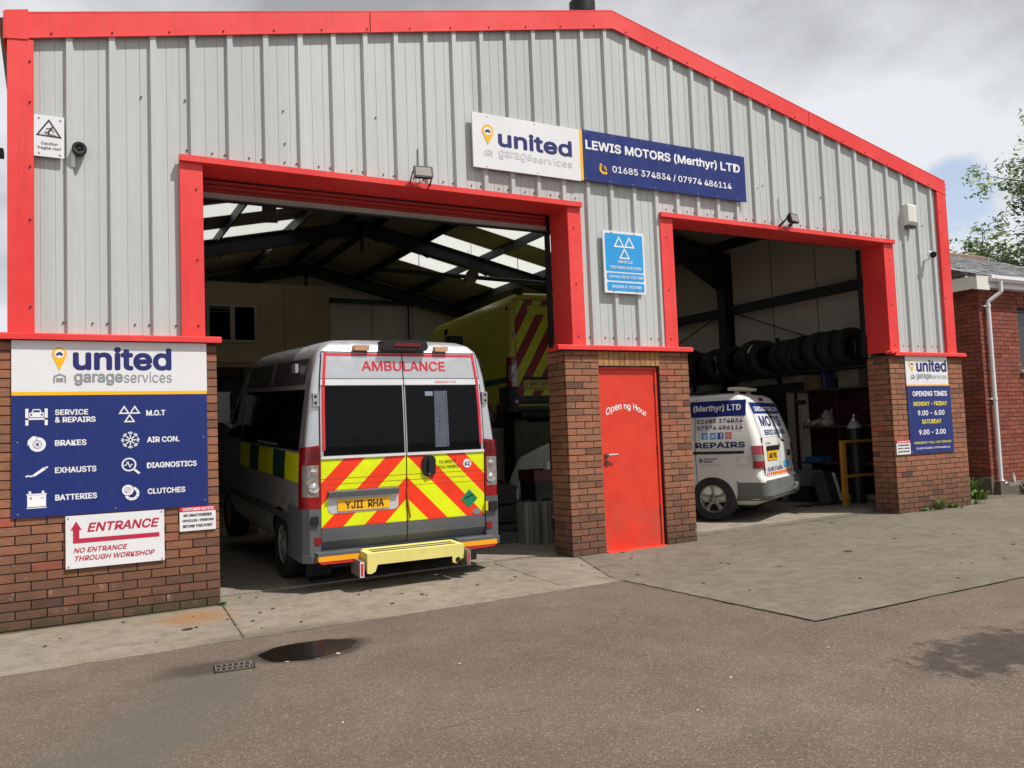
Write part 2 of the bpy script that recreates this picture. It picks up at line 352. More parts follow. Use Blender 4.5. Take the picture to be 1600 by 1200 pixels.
# ------------------------------------------------------------------ mesh helpers
class MB:
    def __init__(s):
        s.v, s.f, s.mi, s.sm, s.tint, s.tf, s.mk = [], [], [], [], [], None, []
    def mark(s):
        if len(s.f) not in s.mk: s.mk.append(len(s.f))
        return s
    def add(s, vs, fs, m=0, smooth=False, tint=.5):
        o = len(s.v)
        for p in vs:
            p = Vector(p)
            s.v.append(tuple(s.tf @ p) if s.tf else tuple(p))
        for f in fs:
            s.f.append([o+i for i in f]); s.mi.append(m); s.sm.append(smooth); s.tint.append(tint)
        return s
    def box(s, x0, x1, y0, y1, z0, z1, m=0, tint=.5):
        x0, x1 = min(x0, x1), max(x0, x1); y0, y1 = min(y0, y1), max(y0, y1); z0, z1 = min(z0, z1), max(z0, z1)
        vs = [(x, y, z) for z in (z0, z1) for y in (y0, y1) for x in (x0, x1)]
        return s.add(vs, [(0, 2, 3, 1), (4, 5, 7, 6), (0, 1, 5, 4), (2, 6, 7, 3), (0, 4, 6, 2), (1, 3, 7, 5)], m, tint=tint)
    def rbox(s, x0, x1, y0, y1, z0, z1, r=.01, m=0, ax='y'):
        """box with four rounded edges along axis ax"""
        def arc(a0, a1, b0, b1):
            pts = []
            for (ca, cb_, st) in ((a1-r, b1-r, 0), (a0+r, b1-r, 90), (a0+r, b0+r, 180), (a1-r, b0+r, 270)):
                for k in range(5):
                    t = R(st+k*22.5); pts.append((ca+r*math.cos(t), cb_+r*math.sin(t)))
            return pts
        if ax == 'y': return s.prism(arc(x0, x1, z0, z1), 'y', y0, y1, m)
        if ax == 'x': return s.prism(arc(y0, y1, z0, z1), 'x', x0, x1, m)
        return s.prism(arc(x0, x1, y0, y1), 'z', z0, z1, m)
    def prism(s, poly, ax, c0, c1, m=0, smooth=False):
        n = len(poly)
        def P(a, b, c):
            return {'x': (c, a, b), 'y': (a, c, b), 'z': (a, b, c)}[ax]
        vs = [P(a, b, c0) for a, b in poly] + [P(a, b, c1) for a, b in poly]
        area = sum(poly[i][0]*poly[(i+1) % n][1]-poly[(i+1) % n][0]*poly[i][1] for i in range(n))
        fl = (area > 0) == (ax != 'y')
        a, b = list(range(n)), list(range(n, 2*n))
        fs = [a[::-1] if fl else a, b if fl else b[::-1]]
        for i in range(n):
            j = (i+1) % n
            fs.append([i, j, n+j, n+i] if fl else [j, i, n+i, n+j])
        o = len(s.f)
        s.add(vs, fs, m)
        if smooth:
            for k in range(o+2, len(s.f)): s.sm[k] = True
        return s
    def cyl(s, p0, p1, r0, r1=None, n=14, m=0, caps=True, smooth=True):
        r1 = r0 if r1 is None else r1
        p0, p1 = Vector(p0), Vector(p1); d = (p1-p0).normalized()
        a = d.orthogonal().normalized(); b = d.cross(a)
        vs = []
        for p, r in ((p0, r0), (p1, r1)):
            for k in range(n):
                t = 2*math.pi*k/n; vs.append(p+a*(r*math.cos(t))+b*(r*math.sin(t)))
        s.add(vs, [(k, (k+1) % n, n+(k+1) % n, n+k) for k in range(n)], m, smooth)
        if caps: s.add(vs, [list(range(n))[::-1], list(range(n, 2*n))], m)
        return s
    def tube(s, pts, r, n=8, m=0):
        for a, b in zip(pts[:-1], pts[1:]): s.cyl(a, b, r, n=n, m=m)
        return s
    def lathe(s, prof, o, ax=(0, 0, 1), n=24, m=0, smooth=True, ref=None):
        """prof: list of (radius, distance along ax)"""
        d = Vector(ax).normalized(); a = d.orthogonal().normalized(); b = d.cross(a); o = Vector(o); k = len(prof)
        vs = []
        for j in range(n):
            t = 2*math.pi*j/n; e = a*math.cos(t)+b*math.sin(t)
            for r, h in prof: vs.append(o+e*r+d*h)
        fs = [(j*k+i, ((j+1) % n)*k+i, ((j+1) % n)*k+i+1, j*k+i+1) for j in range(n) for i in range(k-1)]
        return s.add(vs, fs, m, smooth)
    def build(s, name, mats, parent=None, sharp=35, kind=None):
        cuts = sorted(set([0]+s.mk+[len(s.f)])); first = None
        if len(cuts) > 2:            # marked pieces become objects of their own
            for a, b in zip(cuts[:-1], cuts[1:]):
                q = MB(); ids = {}
                for i in range(a, b):
                    f = []
                    for v in s.f[i]:
                        if v not in ids: ids[v] = len(q.v); q.v.append(s.v[v])
                        f.append(ids[v])
                    q.f.append(f); q.mi.append(s.mi[i]); q.sm.append(s.sm[i]); q.tint.append(s.tint[i])
                o = q.build(name, mats, parent, sharp, kind); first = first or o
            return first
        me = bpy.data.meshes.new(name)
        me.from_pydata(s.v, [], s.f)
        for mm in (mats if isinstance(mats, (list, tuple)) else [mats]): me.materials.append(mm)
        me.polygons.foreach_set('material_index', s.mi)
        me.polygons.foreach_set('use_smooth', s.sm)
        at = me.attributes.new('tint', 'FLOAT', 'FACE'); at.data.foreach_set('value', s.tint)
        if any(s.sm): me.set_sharp_from_angle(angle=R(sharp))
        me.update()
        o = bpy.data.objects.new(name, me); COL.objects.link(o)
        if parent: o.parent = parent
        if kind: o['kind'] = kind
        return o
def tag(o, label, cat, group=None):
    o['label'] = label; o['category'] = cat
    if group: o['group'] = group
    return o
def thing(name, label, cat, loc=(0, 0, 0), group=None, rz=0, rx=0):
    o = bpy.data.objects.new(name, None); COL.objects.link(o)
    o.location = loc; o.rotation_euler = (rx, 0, rz); o.empty_display_size = .2
    return tag(o, label, cat, group)
def copy_tree(o, parent=None):
    c = o.copy(); COL.objects.link(c)
    if parent: c.parent = parent
    for ch in list(o.children): copy_tree(ch, c)
    return c

# ---- text as flat geometry
_font = None
try:
    _font = bpy.data.fonts.load(os.path.join(bpy.utils.system_resource('DATAFILES', path='fonts'), 'Inter.woff2'))
except Exception:
    _font = None
_tc = {}
def glyphs(body):
    if body not in _tc:
        c = bpy.data.curves.new('txt', 'FONT'); c.body = body; c.size = 1.0; c.resolution_u = 3
        if _font: c.font = _font
        o = bpy.data.objects.new('txt', c); COL.objects.link(o)
        d = bpy.context.evaluated_depsgraph_get(); d.update()
        me = bpy.data.meshes.new_from_object(o.evaluated_get(d))
        vs = [tuple(v.co[:2]) for v in me.vertices]; fs = [list(p.vertices) for p in me.polygons]
        bpy.data.objects.remove(o); bpy.data.curves.remove(c); bpy.data.meshes.remove(me)
        try:      # the font's strokes overlap: make them one flat net without doubled faces
            from mathutils.geometry import delaunay_2d_cdt
            def ar(f, w): return .5*sum(w[f[i]][0]*w[f[(i+1) % len(f)]][1]-w[f[(i+1) % len(f)]][0]*w[f[i]][1] for i in range(len(f)))
            g0 = [f if ar(f, vs) > 0 else f[::-1] for f in fs if abs(ar(f, vs)) > 1e-7]
            r_ = delaunay_2d_cdt([Vector(v) for v in vs], [], g0, 0, 1e-5)
            v2 = [tuple(v) for v in r_[0]]
            def inside(p):      # is the point in any of the font's own faces
                for f, bb in g1:
                    if not (bb[0] <= p[0] <= bb[1] and bb[2] <= p[1] <= bb[3]): continue
                    c = False; j = len(f)-1
                    for i in range(len(f)):
                        (xi, yi), (xj, yj) = vs[f[i]], vs[f[j]]
                        if (yi > p[1]) != (yj > p[1]) and p[0] < (xj-xi)*(p[1]-yi)/(yj-yi)+xi: c = not c
                        j = i
                    if c: return True
                return False
            g1 = [(f, (min(vs[i][0] for i in f), max(vs[i][0] for i in f), min(vs[i][1] for i in f), max(vs[i][1] for i in f))) for f in g0]
            f2 = [list(f) for f in r_[2] if inside((sum(v2[i][0] for i in f)/len(f), sum(v2[i][1] for i in f)/len(f)))]
            if f2: vs, fs = v2, f2
        except Exception: pass
        x0 = min(v[0] for v in vs); x1 = max(v[0] for v in vs); y0 = min(v[1] for v in vs); y1 = max(v[1] for v in vs)
        _tc[body] = ([((x-x0)/(x1-x0), (y-y0)/(y1-y0)) for x, y in vs], fs, x1-x0, y1-y0)
    return _tc[body]
def text(mb, body, x0, x1, z0, z1, fn, m=0, bold=.012, slant=0):
    """fill the box x0..x1, z0..z1 with the text; fn(x,z) gives the point in space. The strokes are
    thickened by laying shifted copies over one another, each a hair behind the last"""
    vs, fs, ew, eh = glyphs(body); mb.mark()
    b = max(bold, 0)*(z1-z0)/eh
    bx = min(b, (x1-x0)*.2)
    sh = [(0, 0)]+([(bx*math.cos(k*math.pi/4+.3), b*math.sin(k*math.pi/4+.3)) for k in range(8)] if b > 0 else [])
    X0, X1, Z0, Z1 = x0+bx, x1-bx, z0+b, z1-b
    for i, (dx, dz) in enumerate(sh):
        pts = []
        for a, c in vs:
            p = Vector(fn(X0+a*(X1-X0)+slant*c*(Z1-Z0)+dx, Z0+c*(Z1-Z0)+dz))
            pts.append(p)
        if i:
            q0, q1, q2 = Vector(fn(x0, z0)), Vector(fn(x1, z0)), Vector(fn(x0, z1))
            nn = (q1-q0).cross(q2-q0).normalized()
            pts = [p-nn*(.00012*i) for p in pts]
        mb.add(pts, fs, m)
    return mb
def flat(y): return lambda x, z: (x, y, z)
def poly(mb, pts, fn, m=0):
    mb.add([fn(x, z) for x, z in pts], [list(range(len(pts)))], m); return mb
def ring(cx, cz, r, n=24, sx=1.0, a0=0, a1=360):
    return [(cx+sx*r*math.cos(R(a0+(a1-a0)*k/n)), cz+r*math.sin(R(a0+(a1-a0)*k/n))) for k in range(n+(a1-a0 < 360))]
def band(mb, outer, inner, fn, m=0, closed=True):
    n = len(outer); vs = [fn(*p) for p in outer]+[fn(*p) for p in inner]
    mb.add(vs, [(k, (k+1) % n, n+(k+1) % n, n+k) for k in range(n if closed else n-1)], m); return mb
def stroke(mb, pts, w, fn, m=0):
    for (ax, az), (bx, bz) in zip(pts[:-1], pts[1:]):
        L = math.hypot(bx-ax, bz-az) or 1; nx, nz = -(bz-az)/L*w/2, (bx-ax)/L*w/2
        poly(mb, [(ax-nx, az-nz), (bx-nx, bz-nz), (bx+nx, bz+nz), (ax+nx, az+nz)], fn, m)
    return mb

# ------------------------------------------------------------------ ground
def gz(x): return .0075*max(-2.0, min(10.0, x))
def sheet(name, x0, x1, y0, y1, dz, m, step=None, jit=0.0, jx=0.0, thick=0):
    mb = MB(); xs = [x0]
    while step and xs[-1]+step < x1: xs.append(xs[-1]+step)
    for b in (-2.0, 10.0):
        if x0 < b < x1: xs.append(b)
    xs = sorted(set(xs+[x1])); rr = random.Random(3)
    ys0 = [y0+rr.uniform(-jit, jit) for _ in xs]
    for i in range(len(xs)-1):
        a, b = xs[i], xs[i+1]
        mb.add([(a, ys0[i], gz(a)+dz), (b, ys0[i+1], gz(b)+dz), (b, y1, gz(b)+dz), (a, y1, gz(a)+dz)], [(0, 1, 2, 3)])
        mb.add([(a, ys0[i], gz(a)+dz), (b, ys0[i+1], gz(b)+dz), (b, ys0[i+1], gz(b)+dz-.02-thick), (a, ys0[i], gz(a)+dz-.02-thick)], [(3, 2, 1, 0)])
    return mb.build(name, m, kind='structure')
sheet('ground', -600, 600, -600, 600, -.006, MA)
sheet('pavement', -9, 3.80, -1.50, .372, .000, MC1, .12, .012)
# the wider apron before the right-hand bay, its left edge running out from the door pier
mb = MB(); ed = [(3.79, .34), (3.80, -.02), (3.33, -1.33), (3.35, -2.5), (3.37, -3.68)]
rr = random.Random(8); e2 = []
for (xa, ya), (xb, yb) in zip(ed[:-1], ed[1:]):
    n = max(1, int(abs(yb-ya)/.09))
    e2 += [(xa+(xb-xa)*k/n+rr.uniform(-.009, .009), ya+(yb-ya)*k/n) for k in range(n)]
ed = e2+[ed[-1]]
for (xa, ya), (xb, yb) in zip(ed[:-1], ed[1:]):
    prev = None
    for x in (None, 10.0, 24.0):
        pa = (xa if x is None else x, ya); pb = (xb if x is None else x, yb)
        if prev:
            mb.add([(*q, gz(q[0])+.002) for q in (prev[1], pb, pa, prev[0])], [(0, 1, 2, 3)])
        prev = (pa, pb)
xs = [3.37+.13*k for k in range(60)]+[12, 24]; jy = [rr.uniform(0, .016) for _ in xs]
for k in range(len(xs)-1): mb.add([(xs[k], -3.68-jy[k], gz(xs[k])+.002), (xs[k+1], -3.68-jy[k+1], gz(xs[k+1])+.002), (xs[k+1], -3.68, gz(xs[k+1])+.002), (xs[k], -3.68, gz(xs[k])+.002)], [(0, 1, 2, 3)])
mb.build('concrete_apron', MC2, kind='structure')
sheet('floor', -1.55, 3.76, .36, 14.3, .02, MC3, thick=.02)
sheet('floor', 3.76, 5.50, .36, 14.3, .02, MC3, thick=.02)
sheet('floor', 5.50, 10.75, .50, 14.3, .022, MC3, thick=.02)
sheet('floor', 5.50, 9.30, .33, .50, .010, MC2)
# joints in the concrete, their thin shadow line put into dark strips
mb = MB(); MJ = M('joint_shadow', '#4d453a', .95)
def joint(ax, ay, bx, by, w):
    L = math.hypot(bx-ax, by-ay); nx, ny = -(by-ay)/L*w/2, (bx-ax)/L*w/2; rr = random.Random(5); n = 60; P = []
    for k in range(n+1):
        t = k/n; x, y = ax+(bx-ax)*t, ay+(by-ay)*t; j = rr.uniform(.1, 1.7)
        P.append(((x-nx*j, y-ny*j), (x+nx*j, y+ny*j)))
    for (a, b), (c, d) in zip(P[:-1], P[1:]):
        mb.add([(*q, gz(q[0])+.0058) for q in (a, c, d, b)], [(0, 1, 2, 3)])
joint(0.01, -.02, -.08, -1.46, .012); joint(3.79, -.05, 3.31, -1.33, .011); joint(2.9, .3, 2.75, -1.3, .008); joint(3.3, -1.36, 3.37, -3.70, .007)
joint(3.37, -3.695, 16, -3.695, .006)
mb.build('ground_joint', MJ, kind='structure')
# oil spots and specks on the concrete
mb = MB(); rr = random.Random(11)
for _ in range(120):
    x = rr.uniform(-1.5, 12); y = rr.uniform(-1.3 if x < 3.3 else -3.5, .25); s = rr.uniform(.008, .022)*(2.2 if rr.random() < .12 else 1)
    if x < 0 and y > -.1: continue
    mb.add([(x+s*math.cos(k)*rr.uniform(.6, 1.4), y+s*math.sin(k)*rr.uniform(.6, 1.4), gz(x)+.0068) for k in range(0, 6)], [(0, 1, 2, 3, 4, 5)])
mb.build('oil_spots', M('oil_stain', '#3a332b', .6), kind='stuff')
# puddle
g = G('puddle_water'); g.set(col=lin('#1a140e'), rough=.10, spec=.2)
mb = MB(); pts = []
for k in range(48):
    t = 2*math.pi*k/48; r = 1+.05*math.sin(3*t+1)+.03*math.sin(7*t)+.02*math.sin(11*t+2)
    x, y = .22+.33*r*math.cos(t)+.03*math.sin(t), -2.11+.235*r*math.sin(t); pts.append((x, y, gz(x)-.0025))
mb.add(pts, [list(range(48))]).build('puddle_water', g.m, kind='structure')
# drain grate
d = thing('drain_grate', 'small rusty iron drain grate in the asphalt beside the puddle', 'drain', (-.29, -2.235, gz(-.29)+.006), rz=R(-8))
mb = MB(); w, h = .115, .085
mb.box(-w, w, -h, -h+.008, -.03, -.002).box(-w, w, h-.008, h, -.03, -.002).box(-w, -w+.008, -h, h, -.03, -.002).box(w-.008, w, -h, h, -.03, -.002).box(-w, w, -.006, .006, -.03, -.003)
for k in range(6):
    x = -w+.03+k*.035; mb.prism([(x-.006, -h), (x+.003, -h), (x+.017, h), (x+.008, h)], 'z', -.03, -.003)
mb.build('grate', M('rusty_iron', '#6e6357', .8, metal=.1, var=.4, scale=20), d)
MB().box(-w-.01, w+.01, -h-.01, h+.01, -.0105, -.0095).build('pit', M('drain_dark', '#080706', .9), d)

# ------------------------------------------------------------------ garage building
B = thing('garage_building', 'grey clad garage workshop with red trims, brick piers and two open bays', 'building')
XL, XR, XM = -1.63, 10.86, 4.615
def rz_(x): return 6.458-.2206*abs(x-XM)
# cladding
def clad_part():
    mb = MB(); pr = []
    c = -1.167-.3335*2
    while c < 11.2:
        pr += [(c-.040, .035), (c-.023, 0), (c+.023, 0), (c+.040, .035), (c+.108, .035), (c+.111, .039), (c+.114, .035), (c+.220, .035), (c+.223, .039), (c+.226, .035)]
        c += .3335
    def prof(x):
        for (a, ya), (b, yb) in zip(pr[:-1], pr[1:]):
            if a <= x <= b: return ya+(yb-ya)*(x-a)/(b-a)
        return .035
    xs = sorted(set([p[0] for p in pr if XL+.02 < p[0] < XR-.02]+[XL+.02, XR-.02, -.28, 4.02, 5.20, 9.50, XM]))
    for a, b in zip(xs[:-1], xs[1:]):
        m = (a+b)/2; z0 = 4.03 if (-.28 < m < 4.02 or 5.2 < m < 9.5) else 2.38
        za, zb = rz_(a)-.05, rz_(b)-.05
        mb.add([(a, prof(a), z0), (b, prof(b), z0), (b, prof(b), zb), (a, prof(a), za)], [(0, 1, 2, 3)])
    return mb.build('cladding', MCLAD, B)
clad_part()
# brickwork
def brick_face(mb, o, u, L, z0, z1, nrm, seed, half=0, pitch=.225):
    rr = random.Random(seed); o, u, nrm = Vector(o), Vector(u), Vector(nrm); row = 0; z = z0
    while z < z1-.005:
        zt = min(z+.075, z1); s = -(.1125 if (row+half) % 2 else 0.0)
        while s < L-.01:
            a, b = max(s, 0), min(s+pitch, L)
            if b-a > .03:
                j = rr.uniform(-.002, .002); t = min(max(rr.gauss(.50, .17), 0), 1)
                e0 = .005 if a > 0 else 0; e1 = .005 if b < L else 0
                p0 = o+u*(a+e0); p1 = o+u*(b-e1); zb, zz = z+.005+rr.uniform(-.001, .001), zt-.005
                d = nrm*j; bk = -nrm*.022
                q = [p0+d, p1+d, p1+bk, p0+bk]
                mb.add([(*v[:2], zb) for v in q]+[(*v[:2], zz) for v in q], [(0, 1, 5, 4), (1, 2, 6, 5), (3, 0, 4, 7), (4, 5, 6, 7), (3, 2, 1, 0)], 0, tint=t)
            s += pitch
        z = zt; row += 1
ZT = 2.335
def pier(x0, x1, zb, seed, left=False, right=False, hole=None):
    mb = MB()
    if hole:
        brick_face(mb, (x0, 0, 0), (1, 0, 0), hole[0]-x0, zb, ZT, (0, -1, 0), seed, 0)
        brick_face(mb, (hole[1], 0, 0), (1, 0, 0), x1-hole[1], zb, ZT, (0, -1, 0), seed+1, 0)
        mb.box(x0+.008, hole[0]-.002, .010, .37, zb, ZT+.02, 1); mb.box(hole[1]+.002, x1-.008, .010, .37, zb, ZT+.02, 1)
        mb.box(hole[0]-.002, hole[1]+.002, .012, .37, hole[2]+.165, ZT+.02, 1)
        k = 0; x = hole[0]
        rr = random.Random(seed)
        while x < hole[1]-.02:
            xb = min(x+.0752, hole[1])
            mb.box(x+.004, xb-.004, rr.uniform(-.002, .001), .03, hole[2]+.004, ZT-.003, 2, tint=rr.random()); x = xb
    else:
        brick_face(mb, (x0, 0, 0), (1, 0, 0), x1-x0, zb, ZT, (0, -1, 0), seed, 1)
        mb.box(x0+.008, x1-.008, .010, .37, zb, ZT+.02, 1)
    if left: brick_face(mb, (x0, .378, 0), (0, -1, 0), .355, zb, ZT, (-1, 0, 0), seed+7, 1)
    if right: brick_face(mb, (x1, .023, 0), (0, 1, 0), .355, zb, ZT, (1, 0, 0), seed+9, 1)
    mb.build('brick_pier', [MB1, MMORT, MB3], B)
pier(-1.6875, 0.0, -.075, 1, right=True)
pier(3.743, 5.530, -.045, 21, left=True, right=True, hole=(4.193, 5.080, 2.165))
pier(9.285, 10.965, -.015, 41, left=True, right=True)
# left side wall (outside) and plain shells
mb = MB(); mb.box(-1.618, -1.58, .26, 14.3, 2.3, 5.0).mark(); mb.box(10.80, 10.84, .05, 14.3, 2.3, 5.0)
mb.build('side_cladding', MCLAD, B)
mb = MB(); mb.box(-1.68, -1.56, .03, 14.4, -.1, 2.3).mark(); mb.box(10.78, 10.95, .4, 14.4, -.1, 2.3)
mb.build('side_brickwork', MMORT, B)
# liners inside
mb = MB(); mb.box(-1.55, -1.53, .40, 14.3, .02, 5.0); mb.build('left_liner', M('darkened_liner', '#57534a', .8), B)  # left liner coloured dark to keep bounce light off the ambulance side
mb = MB(); mb.box(10.72, 10.74, .40, 14.3, .02, 5.0)
for y in (1.4, 2.45, 3.5, 6.6, 7.6): mb.box(10.715, 10.721, y, y+.012, 2.2, 5.0, 1)
mb.build('right_liner', [MLIN, MSTEEL], B)
mb = MB(); mb.prism([(-1.55, .0), (10.75, .0), (10.75, 5.0), (XM, 6.35), (-1.55, 5.0)], 'y', 14.25, 14.3)
for x in (2.9, 4.1, 5.3, 6.5, 7.7, 8.9): mb.box(x, x+.015, 14.24, 14.251, .1, 5.35, 1)
mb.build('rear_wall', [MLIN, M('panel_seam', '#4b473d', .8)], B)
mb = MB(); mb.box(5.2, 7.75, 14.05, 14.2, 5.22, 5.32); mb.cyl((7.55, 14.1, 5.2), (7.55, 14.1, 3.5), .025, n=8); mb.build('shutter_track', MSTEEL, B)
mb = MB()                       # inner face of the front gable
mb.box(-1.55, -.12, .375, .385, 2.36, 4.9); mb.box(3.87, 5.36, .375, .385, 2.36, 4.9); mb.box(9.33, 10.75, .375, .385, 2.36, 4.9)
mb.prism([(-1.55, 4.05), (10.75, 4.05), (10.75, 5.0), (XM, 6.35), (-1.55, 5.0)], 'y', .375, .385)
mb.build('front_liner', MLIN, B)
# roof with translucent sheets
def roof():
    a, l = MB(), MB()
    yb = [.0, 2.95, 3.9, 6.95, 7.9, 8.95, 9.9, 10.85, 11.75, 14.4]
    lights = {1, 3, 5, 7}  # the nearest pair is unseen, added to brighten the workshop inside
    for s in (1, -1):
        xs = [0, 1.55, 4.55, 6.3]
        for i in range(len(yb)-1):
            for k in range(3):
                pa, pb = XM+s*xs[k], XM+s*xs[k+1]
                for dz, mm in ((-.10, 1), (-.03, 0)):
                    q = [(pa, yb[i], rz_(pa)+dz), (pb, yb[i], rz_(pb)+dz), (pb, yb[i+1], rz_(pb)+dz), (pa, yb[i+1], rz_(pa)+dz)]
                    if i in lights and k == 1:
                        if mm == 1: l.mark(); l.add(q, [(0, 1, 2, 3)])
                    else: a.add(q, [(0, 1, 2, 3)], mm)
    a.build('roof', [MCLAD, MLIN2], B); l.build('rooflight', MROOFL, B)
roof()
# red flashings
def verge(xa, xb):
    mb = MB(); za, zb = rz_(xa), rz_(xb)
    mb.prism([(xa, za), (xb, zb), (xb, zb-.205), (xa, za-.205)], 'y', -.012, .0)
    mb.prism([(xa, za+.012), (xb, zb+.012), (xb, zb), (xa, za)], 'y', -.014, .25)
    mb.prism([(xa, za-.205), (xb, zb-.205), (xb, zb-.217), (xa, za-.217)], 'y', -.018, .0)
    mb.build('verge_trim', MRED, B)
verge(XL, 1.55); verge(1.56, XM); verge(XM, 7.9); verge(7.91, XR)
mb = MB(); mb.prism([(-1.638, 5.105), (-1.47, 5.145), (-1.47, 4.885), (-1.638, 4.865)], 'y', -.022, -.001); mb.box(-1.652, -1.639, -.02, .3, 4.86, 5.10)
mb.build('gutter_end', MRED, B)
def corner(x0, x1, z1):
    mb = MB(); mb.box(x0, x1, -.014, .03, 2.40, z1); mb.box(x0 if x0 < 0 else x1-.012, x0+.012 if x0 < 0 else x1, .03, .25, 2.40, z1); mb.build('corner_trim', MRED, B)
corner(-1.625, -1.432, 4.885); corner(10.635, 10.855, 4.90)
def opening(x0, x1, o0, o1):
    """trims round a bay: o0..o1 outer width, x0..x1 clear width"""
    for a, b, rv in ((o0, x0, x0), (x1, o1, x1)):
        mb = MB(); mb.box(a, b, -.016, .033, 2.40, 4.0)
        s = 1 if rv == x1 else -1
        mb.box(rv, rv+s*.010, .033, .372, 2.40, 3.985)
        mb.build('jamb_trim', MRED, B)
    mb = MB(); mb.box(o0-.004, o1+.004, -.052, .0, 3.992, 4.048); mb.box(x0, x1, .0, .372, 3.985, 3.997)
    mb.box(o0, x0, -.05, 0, 3.997, 4.002); mb.build('lintel_trim', MRED, B)
opening(-.095, 3.85, -.292, 4.03); opening(5.38, 9.305, 5.190, 9.515)
def cap(x0, x1, ends=()):
    mb = MB(); mb.prism([(-.055, 2.345), (-.055, 2.388), (-.02, 2.402), (.05, 2.41), (.05, 2.345)], 'x', x0, x1)
    for a, b in ends: mb.box(a, b, .05, .37, 2.352, 2.395)
    mb.build('brick_cap', MRED, B)
cap(-1.70, .04, [(-.09, .0)]); cap(3.63, 5.575, [(3.743, 3.84), (5.40, 5.53)]); cap(9.36, 11.03, [])
mb = MB(); mb.tf = Matrix.Translation((9.33, -.03, 2.405)) @ Matrix.Rotation(R(-14), 4, 'Y') @ Matrix.Rotation(R(12), 4, 'Z')
mb.box(-.13, .1, -.05, .05, -.012, .022); mb.build('bent_cap_end', MRED, B)
# shutters rolled up behind the heads
mb = MB()
for k in range(3): mb.prism([(.40, 3.985-.045*k), (.385, 3.965-.045*k), (.40, 3.942-.045*k), (.43, 3.942-.045*k), (.43, 3.985-.045*k)], 'x', -.095, 3.86)
mb.box(-.09, 3.85, .375, .43, 3.79, 3.848, 1); mb.box(-.09, 3.85, .36, .43, 3.775, 3.79, 2)
mb.build('roller_shutter', [M('shutter_red', '#a12a2a', .5, dirt=.3), M('shutter_bar', '#8a8478', .5, metal=.3, dirt=.3), MBLK], B)
for xx in (-.09, 3.80, 5.385, 9.25):
    mb = MB(); mb.box(xx, xx+.045, .375, .43, 2.36, 3.97); mb.build('shutter_guide', M('guide_rail', '#1b2026', .5, metal=.4), B)
mb = MB(); mb.cyl((-.1, .62, 4.22), (3.9, .62, 4.22), .20, n=16).mark(); mb.cyl((5.3, .62, 4.25), (9.4, .62, 4.25), .19, n=16); mb.build('shutter_roll', MSTEEL, B)
# portal frames
def portal(y):
    mb = MB(); w = .10
    for s in (1, -1):
        xe = XM+s*6.02
        mb.box(xe-.16, xe-.145, y-w, y+w, .03, 4.9); mb.box(xe+.085, xe+.1, y-w, y+w, .03, 4.9); mb.box(xe-.15, xe+.09, y-.008, y+.008, .03, 4.9)
        P = lambda x, d: (x, rz_(x)-.24-d)
        x0, x1 = XM, xe-s*.0
        for d0, d1, ww in ((0, .015, w), (.30, .315, w), (.015, .30, .008)):
            mb.prism([P(x0, d0), P(x1, d0), P(x1, d1), P(x0, d1)], 'y', y-ww, y+ww)
        hx = xe-s*1.5
        mb.prism([P(hx, .31), P(xe-s*.12, .31), (xe-s*.12, rz_(xe)-.24-.72)], 'y', y-.008, y+.008)
        a, b = P(hx, .31), (xe-s*.12, rz_(xe)-.24-.72)
        mb.prism([a, b, (b[0], b[1]-.016), (a[0], a[1]-.016)], 'y', y-w, y+w)
    mb.box(XM-.012, XM+.012, y-w, y+w, 5.55, 6.2)
    mb.build('portal_frame', MSTEEL, B)
for y in (4.65, 9.38, 14.0): portal(y)
for s in (1, -1):
    for dx in (.35, 1.52, 3.0, 4.48, 5.75):
        x = XM+s*dx; mb = MB(); z = rz_(x)-.11
        mb.prism([(x-.03, z), (x+.03, z), (x+.03, z-.02), (x+.0, z-.02), (x+.0, z-.19), (x-.03, z-.19)], 'y', .4, 14.2)
        for y in (4.65, 9.38): mb.cyl((x+.02, y-.0, z-.5), (x+.02, y+.75, z-.15), .02, n=6)
        mb.build('purlin', MSTEEL, B)
for z in (3.72, 2.08):
    mb = MB(); mb.box(10.56, 10.72, .42, 14.2, z-.07, z+.09); mb.build('side_rail', MSTEEL, B)
mb = MB(); mb.cyl((10.6, .6, 2.2), (10.6, 4.5, 3.7), .012, n=6).mark(); mb.cyl((10.6, 4.8, 3.7), (10.6, 9.2, 2.2), .012, n=6); mb.build('wall_bracing', MSTEEL, B)
# side door in the middle pier
zb = gz(4.6)
dr = MB(); dr.box(4.222, 5.028, .052, .095, zb+.012, 2.128); dr = dr.build('door', MDOOR, B)
mb = MB(); mb.box(4.196, 4.222, .035, .12, zb, 2.155); mb.box(5.028, 5.058, .035, .12, zb, 2.155); mb.box(4.222, 5.028, .035, .12, 2.130, 2.155); mb.box(5.058, 5.078, .06, .12, zb, 2.16, 1)
mb.prism([(-.055, zb+.004), (.05, zb+.012), (.05, zb+.0), (-.055, zb-.004)], 'x', 4.20, 5.075)
mb.build('door_frame', [MDOOR, MBLK], B)
mb = MB(); mb.cyl((4.285, .052, 1.135), (4.285, .03, 1.135), .027, n=16, m=1); mb.cyl((4.285, .03, 1.135), (4.285, .0, 1.135), .010, n=10)
mb.cyl((4.285, .0, 1.135), (4.41, -.002, 1.140), .010, n=10); mb.cyl((4.287, .052, 1.05), (4.287, .036, 1.05), .027, n=16, m=1); mb.box(4.283, 4.291, .034, .037, 1.035, 1.06, 2)
mb.build('handle', [MSILV, M('dull_rose', '#6a6a68', .4, metal=.6), MBLK], dr)
for z in (.45, 1.16, 1.9):
    mb = MB(); mb.cyl((5.03, .045, z-.06), (5.03, .045, z+.06), .010, n=8); mb.build('hinge', MSTEEL, dr)
mb = MB(); ft = flat(.0505)
